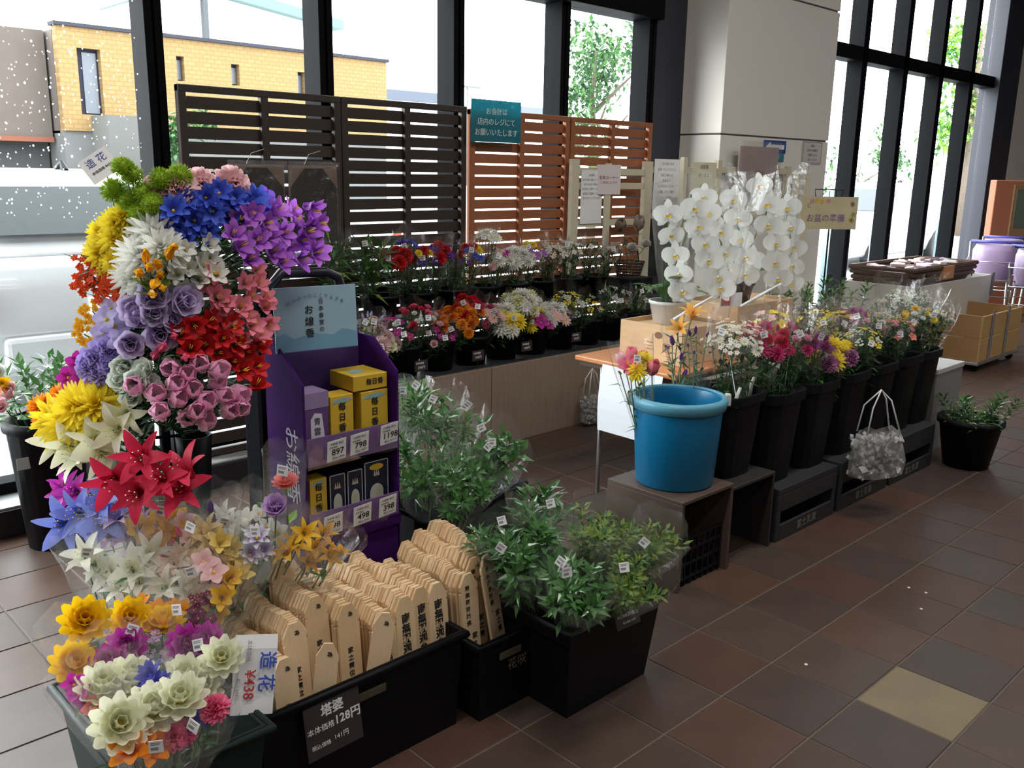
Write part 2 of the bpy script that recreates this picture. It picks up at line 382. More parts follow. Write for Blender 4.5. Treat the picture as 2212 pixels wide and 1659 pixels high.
def make_car(label, loc, rz, paint):
    t = thing('car', label, 'car', loc, rz, 'cars in the car park')
    GLS = mat('car_glass', (.035, .045, .05), .3, .1, spec=.3); RUB = mat('tyre', (.02, .02, .02), .7)
    def loft(secs, n=1):
        mb = MB()
        for a, b in zip(secs[:-1], secs[1:]): pass
        v = []; f = []
        for (x0, x1, y0, y1, z) in secs: v += [(x0, y0, z), (x1, y0, z), (x1, y1, z), (x0, y1, z)]
        for i in range(len(secs) - 1):
            for j in range(4): f.append((i * 4 + j, i * 4 + (j + 1) % 4, i * 4 + 4 + (j + 1) % 4, i * 4 + 4 + j))
        f.append((3, 2, 1, 0)); k = 4 * len(secs) - 4; f.append((k, k + 1, k + 2, k + 3)); mb.add(v, f); return mb
    def bev(o, wd=.06):
        m = o.modifiers.new('bevel', 'BEVEL'); m.width = wd; m.segments = 3; m.limit_method = 'ANGLE'; m.angle_limit = .3
    b = loft([(-.78, .78, .08, 4.3, .22), (-.85, .85, 0, 4.4, .5), (-.85, .85, .02, 4.38, .8), (-.8, .8, .08, 4.2, .98)]).build('body', paint, t, True); bev(b, .07)
    r = loft([(-.76, .76, .18, 3.2, .96), (-.62, .62, .55, 2.5, 1.44), (-.54, .54, .72, 2.3, 1.53)]).build('roof', paint, t, True); bev(r, .06)
    MB().add([(-.66, .24, 1.12), (.66, .24, 1.12), (.57, .5, 1.42), (-.57, .5, 1.42), (-.66, .3, 1.12), (.66, .3, 1.12), (.55, .53, 1.41), (-.55, .53, 1.41)], [(0, 1, 2, 3), (4, 7, 6, 5), (0, 4, 5, 1), (1, 5, 6, 2), (2, 6, 7, 3), (3, 7, 4, 0)]).build('rear_window', GLS, t)
    MB().add([(-.66, 3.14, 1.03), (.66, 3.14, 1.03), (.55, 2.56, 1.41), (-.55, 2.56, 1.41), (-.66, 3.1, 1.03), (.66, 3.1, 1.03), (.55, 2.5, 1.41), (-.55, 2.5, 1.41)], [(1, 0, 3, 2), (4, 5, 6, 7), (0, 1, 5, 4), (1, 2, 6, 5), (2, 3, 7, 6), (3, 0, 4, 7)]).build('windscreen', GLS, t)
    for s in (-1, 1):
        for y0, y1, y2, y3 in ((.45, 1.5, 1.5, .72), (1.58, 2.95, 2.36, 1.58)):
            MB().add([(s * .755, y0, 1.02), (s * .755, y1, 1.02), (s * .645, y2, 1.4), (s * .645, y3, 1.4), (s * .72, y0, 1.02), (s * .72, y1, 1.02), (s * .6, y2, 1.4), (s * .6, y3, 1.4)], [(0, 1, 2, 3), (7, 6, 5, 4), (0, 4, 5, 1), (1, 5, 6, 2), (2, 6, 7, 3), (3, 7, 4, 0)]).build('side_window', GLS, t)
        MB().cbox(s * .78 - .09, s * .78 + .05, -.02, .1, .62, .82, .02).build('tail_light', mat('tail_red', (.45, .02, .02), .2), t)
        MB().cbox(s * .92 - .09, s * .92 + .09, 2.72, 2.86, .98, 1.12, .03).build('mirror', paint, t)
        for y in (.8, 3.45):
            mb = MB(); mb.lathe([(.17, -.09), (.3, -.1), (.32, -.06), (.32, .06), (.3, .1), (.17, .09)], 20, cap0=True, cap1=True)
            wh = mb.build('wheel', RUB, t, True, M=T(s * .78, y, .32) @ Matrix.Rotation(PI / 2, 4, 'Y'))
    MB().cbox(-.7, .7, -.05, .1, .3, .5, .03).build('bumper', paint, t)
    MB().cbox(-.17, .17, -.03, .02, .56, .72, .005).build('number_plate', WHITE, t)
    MB().tube([(0, .75, 1.52), (0, .8, 1.58), (0, .9, 1.53)], [.03, .015, .03]).build('roof_antenna', BLACKP, t)
    return t
def brick_mat(name, c1, c2):
    m = mat(name, c1, .85, .1, 1.5); nt = m.node_tree; b = nt.nodes.new('ShaderNodeTexBrick'); tc = nt.nodes.new('ShaderNodeTexCoord'); mp = nt.nodes.new('ShaderNodeMapping')
    mp.inputs['Rotation'].default_value = (PI / 2, 0, 0); b.inputs['Scale'].default_value = 1.6; b.inputs['Mortar Size'].default_value = .03
    b.inputs['Color1'].default_value = c1 + (1,); b.inputs['Color2'].default_value = tuple(x * .88 for x in c1) + (1,); b.inputs['Mortar'].default_value = c2 + (1,)
    nt.links.new(tc.outputs['Object'], mp.inputs[0]); nt.links.new(mp.outputs[0], b.inputs['Vector']); nt.links.new(b.outputs[0], nt.nodes['Principled BSDF'].inputs['Base Color']); return m
def outside():
    struct(MB().box(-6, 20, 4.3, 4.75, CEIL + .03, 8.5).build('wall_unseen_shade', mat('unseen_wall_panel', (.4, .4, .4), .8, .05, 2)))  # unseen upper shop front, added to shade the parked car and ground
    struct(MB().box(-40, 120, 4.55, 90, -.3, -.02).build('ground', mat('wet_asphalt', (.3, .31, .31), .35, .15, 3)))
    WP = mat('white_car_paint', (.5, .51, .52), .25, .02, coat=.6)
    make_car('white car parked rear towards the window behind the artificial flowers', (2.27, 6.2, .03), 0, WP)
    make_car('white car seen through the slim panes right of the pillar', (19.6, 8.2, -.02), PI / 2, WP)
    make_car('silver car further back beyond the brown slatted panels', (6.9, 10.2, -.02), .1, mat('silver_paint', (.5, .52, .54), .25, .03, metal=.3))
    # yellow tiled building (facade parallel to the shop front, 35 m away)
    k = 35 / 20; Y = 35
    b = thing('office_building', 'two-storey yellow brick building with slot windows across the car park', 'building', (10 * k, Y, 0), 0)
    X0 = lambda x: (x - 10) * k
    Z0 = lambda z: HC + (z - HC) * k
    YB = brick_mat('yellow_brick', (.2, .125, .045), (.15, .09, .035)); GB = mat('grey_brown_wall', (.07, .055, .047), .85, .15, 2)
    BG = mat('concrete', (.09, .09, .088), .8, .12, 2)
    wins = [(6.97, 7.43, 2.58, 3.87), (9.03, 9.2, 3.39, 3.9), (10.3, 10.5, 3.39, 3.85), (12.0, 12.2, 3.3, 3.82)]
    # facade in strips around the slot windows
    xs = [6.6]; 
    for a, c, z0, z1 in wins:
        MB().box(X0(xs[-1]), X0(a), 0, .4, Z0(2.25), Z0(4.26)).build('wall', YB, b)
        MB().box(X0(a), X0(c), 0, .4, Z0(2.25), Z0(z0)).build('wall', YB, b); MB().box(X0(a), X0(c), 0, .4, Z0(z1), Z0(4.26)).build('wall', YB, b)
        f = MB().box(X0(a), X0(c), .3, .38, Z0(z0), Z0(z1)).build('window', mat('window_dark', (.02, .02, .03), .6, spec=.1), b)
        MB().box(X0(a) + .3 * (X0(c) - X0(a)), X0(c) - .1 * (X0(c) - X0(a)), .26, .3, Z0(z0) + .06, Z0(z1) - .12).build('pane', mat('pane_grey', (.07, .08, .1), .3), f)
        xs.append(c)
    MB().box(X0(xs[-1]), X0(14.6), 0, .4, Z0(2.25), Z0(4.26)).build('wall', YB, b)
    MB().box(X0(6.55), X0(14.65), -.12, .5, Z0(4.26), Z0(4.33)).build('coping', mat('coping', (.03, .03, .04), .7, spec=.1), b)
    MB().box(X0(6.6), X0(14.6), .1, 9, 0, Z0(2.25)).build('ground_floor', BG, b)
    MB().box(X0(6.6), X0(14.6), .45, 9, Z0(2.2), Z0(4.2)).build('block', GB, b)
    MB().box(X0(7.15), X0(7.85), -1.5, .1, 0, Z0(2.56)).build('porch', mat('pale_concrete', (.075, .074, .07), .8), b)
    MB().box(X0(2.0), X0(6.55), 1.0, 9, Z0(2.12), Z0(4.2)).build('side_wall', GB, b)
    MB().box(X0(2.0), X0(6.55), .9, 9, Z0(2.02), Z0(2.12)).build('band', mat('brick_band', (.13, .04, .02), .8), b)
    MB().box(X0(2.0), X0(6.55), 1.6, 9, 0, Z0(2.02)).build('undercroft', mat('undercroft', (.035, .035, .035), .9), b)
    t = thing('gabled_hall', 'hall with pale teal roof edge rising behind the yellow building', 'building', (30, 60, 0))
    MB().prism([(-4.5, 0), (9, 0), (9, 11.7), (-1.2, 12.7), (-4.5, 12.0)], 0, 8).build('wall', mat('pale_wall', (.75, .77, .78), .8), t)
    MB().prism([(-5, 11.8), (-1.2, 12.6), (9.5, 11.4), (9.5, 12.0), (-1.2, 13.3), (-5, 12.4)], -.8, 8.6).build('roof', mat('teal_roof', (.07, .13, .12), .6), t)
    MB().cbox(-1.35, -1.0, -1, -.6, 8.5, 12.5, .02).build('downpipe', mat('pipe_grey', (.03, .035, .04), .6), t)
    for x, y, wd, h, c, l in ((62, 80, 12, 9.6, (.05, .06, .085), 'distant blue grey roofed shed above the dark slatted panel'), (79, 82, 9, 9.2, (.08, .09, .12), 'distant pale blue shed above the teal notice')):
        t = thing('distant_shed', l, 'building', (x, y, 0)); MB().box(-wd / 2, wd / 2, 0, 6, 0, h - 1).build('wall', mat('shed_wall', (.6, .62, .66), .8), t)
        MB().prism([(-wd / 2 - .4, h - 1), (wd / 2 + .4, h - 1), (wd / 2, h), (-wd / 2, h)], -.5, 6.5).build('roof', mat('shed_roof_%d' % x, c, .7), t)
    t = thing('utility_pole', 'thin grey utility pole with crossarm far beyond the panels', 'pole', (66, 76, 0))
    MB().tube([(0, 0, 0), (0, 0, 10.4)], [.18, .12], 8).build('post', BG, t, True); MB().cbox(-1.8, 1.8, -.08, .08, 10.1, 10.3, .02).build('crossarm', BG, t)
    tree('leafy tree standing outside the pane left of the pillar', (15.9, 14, 0), 4.65, 1.5, 2600, .19, 4)
    tree('bright green tree outside the last slim panes on the right', (27.6, 10.2, 0), 6.2, 1.3, 1800, .24, 9, m=(LEAFB, LEAF))
    tree('small dark clipped pine beyond the white car at right', (44, 20, 0), 3.9, 1.4, 700, .3, 12, crown0=.5)
    tree('round bush at the pillar edge outside the slim panes', (20.5, 9.9, 0), 2.05, .9, 600, .16, 15, crown0=.1)
    tree('dark bush beside the concrete porch of the yellow building', (13.9, 31, 0), 3.2, 1.4, 1100, .3, 18, crown0=.1, m=(LEAFD, LEAF))
    for i, (px, py) in enumerate(((1800, 500), (1903, 476), (1985, 464), (2045, 455), (2110, 450))):
        p = AY(px, py, 5.3); mb = MB(); mb.lathe([(.11, 0), (.11, p.z - .04), (.09, p.z - .01), (.0, p.z)], 16, cap0=True)
        tag(mb.build('bollard', mat('bollard_steel', (.12, .17, .19), .35, .05, metal=.3), None, True, loc=(p.x, p.y, -.02)), 'pale steel bollard outside the slim panes, %s from the pillar' % ('first', 'second', 'third', 'fourth', 'fifth')[i], 'bollard', 'bollards along the shop front')
outside()
# ================================================================== FLOWER KIT
HEADS = {}
CENT = {'y': mat('centre_yellow', (.75, .5, .03), .7), 'g': mat('centre_green', (.3, .4, .1), .7), 'd': mat('centre_dark', (.12, .05, .03), .7), 'w': mat('centre_cream', (.8, .75, .5), .7)}
def mum(mb, rings, L=.5, W=.16, top=.1):
    for k in range(rings):
        u = k / max(1, rings - 1); n = int(6 + 9 * (1 - u)); ang = (1.75 - 1.5 * u)
        for j in range(n):
            mb.petal(L * (1 - .35 * u), W * (1 - .2 * u), 2 * PI * (j + .5 * (k % 2)) / n + RND.uniform(-.08, .08), ang * .75 + RND.uniform(-.08, .08), ang * 1.02 + .1, .03, u * top, .3, 0, 3)
def head_mesh(kind, c0, c1, cc):
    key = (kind, c0, c1, cc)
    if key in HEADS: return HEADS[key]
    mb = MB(); pm = petal_mat(c0, c1); sub = None
    if kind == 'mum': mum(mb, 5, .52, .15); mb.lathe([(.1, .1), (.07, .17), (0, .19)], 8, mi=1)
    elif kind == 'bigmum': mum(mb, 7, .56, .13, .16)
    elif kind == 'cup':      # cupped chrysanthemum with broad petals
        for k, (n, a, L) in enumerate(((11, 1.35, .52), (10, 1.0, .48), (8, .65, .42), (6, .35, .34))):
            for j in range(n): mb.petal(L, .23, 2 * PI * (j + .5 * (k % 2)) / n, a + .15, a - .45, .03, .02 * k, .35, 0, 5, 1.5, 0, .45)
        mb.lathe([(.1, .08), (.08, .14), (0, .16)], 8, mi=1)
    elif kind == 'daisy':
        for k in range(2):
            for j in range(10): mb.petal(.46, .17, 2 * PI * (j + .5 * k) / 10, 1.25 - .2 * k, 1.55 - .2 * k, .06, .02 * k, .2, 0, 3)
        mb.lathe([(.13, .0), (.12, .07), (.06, .11), (0, .12)], 10, mi=1)
    elif kind == 'carn':     # ruffled carnation ball
        for k in range(8):
            n = 15 - k
            for j in range(n): mb.petal(.52 - .02 * k, .2, 2 * PI * j / n + k * .4 + RND.uniform(-.15, .15), max(.05, 1.5 - .2 * k), 1.9 - .25 * k + RND.uniform(-.2, .2), .02, .015 * k, .1, 0, 4, 1.6, .8, .4)
    elif kind == 'pom':      # fine needle ball
        for k in range(460):
            z = RND.uniform(-.35, 1); a = RND.uniform(0, 6.28); r = math.sqrt(max(0, 1 - z * z))
            d = Vector((r * math.cos(a), r * math.sin(a), z)); L = .5 * RND.uniform(.9, 1.05)
            mb.leaf(d * L * .6, d, L * .42, .034, Vector((RND.gauss(0, 1), RND.gauss(0, 1), RND.gauss(0, 1))), 0, 0)
        mb.lathe([(.0, -.3), (.26, -.15), (.34, .05), (.26, .25), (0, .36)], 10)
    elif kind == 'tulip':
        for k in range(2):
            for j in range(3): mb.petal(.85, .55, 2 * PI * j / 3 + k * PI / 3, .95, -.25 - .15 * k, .02, -.3, .4, 0, 5, .9)
    elif kind == 'rose':
        for k, (n, a, L) in enumerate(((5, 1.15, .5), (5, .8, .52), (4, .5, .5), (3, .25, .45))):
            for j in range(n): mb.petal(L, .46, 2 * PI * j / n + k * .6, a, a * .2 + (.5 if k < 2 else 0), .02, -.1, .35, 0, 4, 1.1)
    elif kind == 'bloss':    # open five-petal blossom
        for j in range(5): mb.petal(.5, .4, 2 * PI * j / 5, .85, 1.45, .03, 0, .25, 0, 4, 1.1, .15)
        mb.lathe([(.07, .02), (.06, .1), (0, .13)], 6, mi=1)
    elif kind == 'trum':     # trumpet (alstroemeria, freesia, gladiolus)
        for j in range(6): mb.petal(.72, .34, 2 * PI * j / 6, .2, 1.15 if j % 2 else .85, .03, -.35, .3, 0, 5, 1.25, .15, .5)
        for j in range(4): mb.tube([(0, 0, -.1), (.06 * math.cos(j * 1.6), .06 * math.sin(j * 1.6), .3)], .012, 4, 1)
    elif kind == 'bud':
        for j in range(4): mb.petal(.8, .3, PI * j / 2, .55, -.45, .02, -.4, .4, 0, 4, 1)
    elif kind == 'star':     # narrow ruffled bloom (delphinium like)
        for k in range(2):
            for j in range(6): mb.petal(.55, .26, 2 * PI * (j + .5 * k) / 6, .7 - .25 * k, 1.35 - .4 * k, .02, 0, .2, 0, 3, 1.1, .3)
        mb.lathe([(.06, .04), (.04, .12), (0, .14)], 6, mi=1)
    elif kind == 'spray':    # tight spray of tiny blossoms
        for k in range(14):
            a = RND.uniform(0, 6.28); r = .45 * math.sqrt(RND.random()); z = RND.uniform(-.1, .25) + .2 * (1 - r * 2)
            q = MB()
            for j in range(5): q.petal(.13, .11, 2 * PI * j / 5, 1.0, 1.5, .01, 0, .2, 0, 2)
            q.lathe([(.03, .0), (.02, .04), (0, .05)], 5, mi=1)
            mb.v += [(x + r * math.cos(a), y + r * math.sin(a), zz + z) for x, y, zz in q.v]
            o = len(mb.t); mb.t += q.t; mb.f += [[i + o for i in f] for f in q.f]; mb.m += q.m
    elif kind == 'lily':     # centre mesh plus six separate petals
        for j in range(6):
            a = j * PI / 3 + .3; mb.tube([(0, 0, -.2), (.03 * math.cos(a), .03 * math.sin(a), .0), (.09 * math.cos(a), .09 * math.sin(a), .16)], .007, 4, 0)
            mb.add([Vector((.09 * math.cos(a), .09 * math.sin(a), .16)) + Vector(d) * .016 for d in ((1, 0, 0), (0, 1, 0), (-1, 0, .3), (0, -1, 0), (0, 0, .6))], [(0, 1, 4), (1, 2, 4), (2, 3, 4), (3, 0, 4), (3, 2, 1, 0)], 1)
        mb.lathe([(.0, -.32), (.04, -.27), (.05, -.16)], 8, mi=0)
        s1 = MB(); s1.petal(.62, .23, 0, .12, 1.6, .03, -.26, .25, 0, 6, .95, .12, .75)
        s2 = MB(); s2.petal(.6, .17, 0, .18, 1.5, .03, -.26, .25, 0, 6, .95, .08, .75)
        sub = [(s1.mesh('petal', pm, True), j * 2 * PI / 3) for j in range(3)] + [(s2.mesh('petal', pm, True), j * 2 * PI / 3 + PI / 3) for j in range(3)]
    elif kind == 'orchid':   # moth orchid: two broad petals, three sepals, lip
        s1 = MB(); s1.petal(.5, .6, 0, 1.1, 1.75, .03, .03, .12, 0, 6, .95, .1, .5)
        s2 = MB(); s2.petal(.48, .3, 0, 1.3, 1.85, .03, -.04, .12, 0, 5, 1)
        m1, m2 = s1.mesh('petal', pm, True), s2.mesh('sepal', pm, True)
        sub = [(m1, 0.05), (m1, PI - .05), (m2, PI / 2), (m2, -PI / 2 - .65), (m2, -PI / 2 + .65)]
        mb.lathe([(.05, 0), (.055, .08), (.02, .13), (0, .14)], 8, mi=0)
        for a in (-.9, -PI / 2, -2.2): mb.petal(.17, .1, a, 1.0, .5, .03, .03, .4, 1, 3)
    res = (mb.mesh(kind + '_bloom', [pm, CENT[cc], STEM], True), sub)
    HEADS[key] = res; return res
NAME = {'mum': 'chrysanthemum_bloom', 'bigmum': 'chrysanthemum_bloom', 'cup': 'chrysanthemum_bloom', 'daisy': 'daisy_bloom', 'carn': 'carnation_bloom', 'pom': 'pompom_bloom', 'tulip': 'tulip_bloom',
        'rose': 'rose_bloom', 'bloss': 'blossom', 'trum': 'trumpet_bloom', 'bud': 'flower_bud', 'star': 'delphinium_bloom', 'spray': 'blossom_spray', 'lily': 'lily_bloom', 'orchid': 'orchid_bloom'}
def bloom(parent, base, kind, c, pos, d, size, rr):
    c0, c1, cc = c
    me, sub = head_mesh(kind, c0, c1, cc)
    d = Vector(d).normalized()
    q = d.to_track_quat('Z', 'Y').to_matrix().to_4x4()
    spin = rr.uniform(0, 6.28) if kind != 'orchid' else rr.uniform(-.15, .15)
    M = T(*(Vector(pos) - Vector(base))) @ q @ Matrix.Rotation(spin, 4, 'Z') @ Matrix.Scale(size, 4)
    o = put(NAME[kind], me, parent, M=M)
    for sm, a in (sub or ()):
        put(sm.name.split('.')[0], sm, o, M=Matrix.Rotation(a + rr.uniform(-.05, .05), 4, 'Z') @ Matrix.Rotation(rr.uniform(-.07, .07), 4, 'Y'))
    return o
SLEEVES = {}
def label_tag(parent, base, pos, size=.03, yaw=-.767, tilt=0, roll=0):
    key = round(size, 3)
    if ('tag', key) not in HEADS:
        mb = MB(); s = size / 2; mb.box(-s, s, -.0006, .0006, -s, s, 0)
        for k, (a, b) in enumerate(((.55, .7), (.3, .45), (-.55, -.05))): mb.box(-s * .75, s * (.7 - .2 * k), -.0009, -.0006, s * a, s * b, 1)
        HEADS[('tag', key)] = mb.mesh('price_label', [WHITE, GREYINK])
    M = T(*(Vector(pos) - Vector(base))) @ Matrix.Rotation(yaw, 4, 'Z') @ Matrix.Rotation(tilt, 4, 'X') @ Matrix.Rotation(roll, 4, 'Y')
    return put('price_label', HEADS[('tag', key)], parent, M=M)
def sleeve(parent, base, b, t, r0, r1, rr, m=CELLO, n=14, rise=.05):
    """clear wrap from point b to point t"""
    b, t = Vector(b), Vector(t); ax = (t - b); L = ax.length; q = ax.to_track_quat('Z', 'Y').to_matrix().to_4x4()
    mb = MB(); rings = ((0, r0), (.35, r0 + (r1 - r0) * .4), (.7, r0 + (r1 - r0) * .78), (1, r1))
    k = 0
    for i, (u, r) in enumerate(rings):
        for j in range(n):
            a = 2 * PI * j / n; r_ = r * (1 + (.1 * rr.uniform(-1, 1) if i else 0)); zz = u * L + (rise * rr.uniform(-.6, 1) if i == 3 else 0)
            mb.v.append((r_ * math.cos(a), r_ * math.sin(a), zz)); mb.t.append(u)
    for i in range(3):
        for j in range(n): mb.f.append([i * n + j, i * n + (j + 1) % n, (i + 1) * n + (j + 1) % n, (i + 1) * n + j]); mb.m.append(0)
    return put('clear_sleeve', mb.mesh('clear_sleeve', m, False), parent, M=T(*(b - Vector(base))) @ q)
def stems_and_leaves(parent, base, root, heads, nleaf, L, Wd, lm, rr, spread=.05, stem_r=.0022):
    base = Vector(base); root = Vector(root) - base; sb = MB(); lb = MB()
    for p in heads:
        p = Vector(p) - base; mid = root.lerp(p, .55) + Vector((rr.uniform(-1, 1), rr.uniform(-1, 1), 0)) * spread * .3
        sb.tube([root, mid, p], stem_r, 4)
        for k in range(nleaf):
            u = rr.uniform(.3, .97); q = root.lerp(mid, u / .55) if u < .55 else mid.lerp(p, (u - .55) / .45)
            d = Vector((rr.gauss(0, 1), rr.gauss(0, 1), rr.uniform(.0, 1.2)))
            lb.leaf(q, d, L * rr.uniform(.6, 1.25), Wd * rr.uniform(.7, 1.2), mi=0 if rr.random() < .7 else 1, droop=rr.uniform(0, .5))
    if sb.f: tag(sb.build('stems', STEM, parent, True), kind='stuff')
    if lb.f: tag(lb.build('foliage', list(lm), parent), kind='stuff')
def dome(c, ax, r, n, rr, flat=.5):
    """n points spread on a dome of radius r about c, facing ax; returns (pos, dir)"""
    ax = Vector(ax).normalized(); u = ax.orthogonal().normalized(); v = ax.cross(u); out = []
    for i in range(n):
        rad = r * math.sqrt((i + .4) / n); a = i * 2.39996 + rr.uniform(-.3, .3)
        off = u * math.cos(a) * rad + v * math.sin(a) * rad
        h = flat * r * (1 - (rad / r) ** 2) + rr.uniform(-.12, .12) * r
        out.append((Vector(c) + off + ax * h, ax + off / r * .7))
    return out
def bouquet(label, group, root, c, r, items, n, size, seed, nleaf=5, L=.05, Wd=.018, lm=(LEAF, LEAFD), wrap=1.25, tags=1, cat='bouquet', name='wrapped_bouquet', ax=None, flat=.5, over=.07, tag_size=.03, cam_face=.35):
    rr = random.Random(seed); root = Vector(root); c = Vector(c)
    t = thing(name, label, cat, root, 0, group)
    ax = Vector(ax) if ax else (c - root).normalized() + (Vector((0, 0, HC)) - c).normalized() * cam_face
    pts = dome(c, ax, r, n, rr, flat)
    for i, (p, d) in enumerate(pts):
        kind, col, sz = items[i % len(items)]
        bloom(t, root, kind, col, p, d, size * sz * 1.12 * rr.uniform(.85, 1.15), rr)
    stems_and_leaves(t, root, root, [p for p, d in pts], nleaf, L, Wd, lm, rr, r)
    if wrap:
        top = c + (c - root).normalized() * over
        sleeve(t, root, root + (c - root) * .3, top, .03, r * wrap, rr, rise=over * .6)
    for k in range(tags):
        tocam = (Vector((0, 0, HC)) - c).normalized(); side = Vector((.69, -.72, 0))
        label_tag(t, root, c + tocam * r * (wrap or 1.1) * .9 + side * rr.uniform(-.6, .6) * r + Vector((0, 0, rr.uniform(-.3, .5) * r)), tag_size, -.767 + rr.uniform(-.5, .5), rr.uniform(-.4, .3), rr.uniform(-.5, .5))
    return t
def K(c0, c1=None, cc='y'): return (c0, c1 or c0, cc)
# colours (c0 at the petal base, c1 at the tip)
WHT = K((.82, .83, .78)); CRM = K((.8, .82, .5), (.84, .84, .68)); YEL = K((.85, .5, .01), (.9, .62, .01), 'd'); LEM = K((.9, .72, .04), (.92, .78, .06))
ORG = K((.85, .27, .01), (.88, .36, .02)); RED = K((.5, .01, .015), (.62, .015, .02)); ORD = K((.7, .05, .015), (.78, .09, .02)); CRIM = K((.55, .02, .06), (.68, .025, .08), 'w')
PNK = K((.85, .5, .53), (.9, .62, .64)); HPK = K((.8, .1, .24), (.85, .2, .35)); SPK = K((.82, .35, .4), (.8, .22, .3)); PWT = K((.92, .86, .86), (.9, .42, .66))
MAG = K((.4, .01, .25), (.55, .03, .38)); PUR = K((.3, .06, .5), (.5, .16, .68)); DPU = K((.1, .015, .22), (.18, .04, .38)); BLU = K((.03, .05, .42), (.08, .15, .7)); LBL = K((.12, .16, .6), (.25, .32, .8))
LAV = K((.6, .5, .74), (.66, .56, .8)); PLV = K((.72, .7, .85), (.45, .36, .75)); GRN = K((.2, .36, .02), (.36, .52, .03)); MINT = K((.74, .86, .72), (.86, .9, .84), 'g'); DVI = K((.5, .36, .62), (.58, .44, .68)); CORAL = K((.8, .2, .18), (.85, .28, .25)); DPK = K((.5, .02, .12), (.6, .05, .2), 'd')
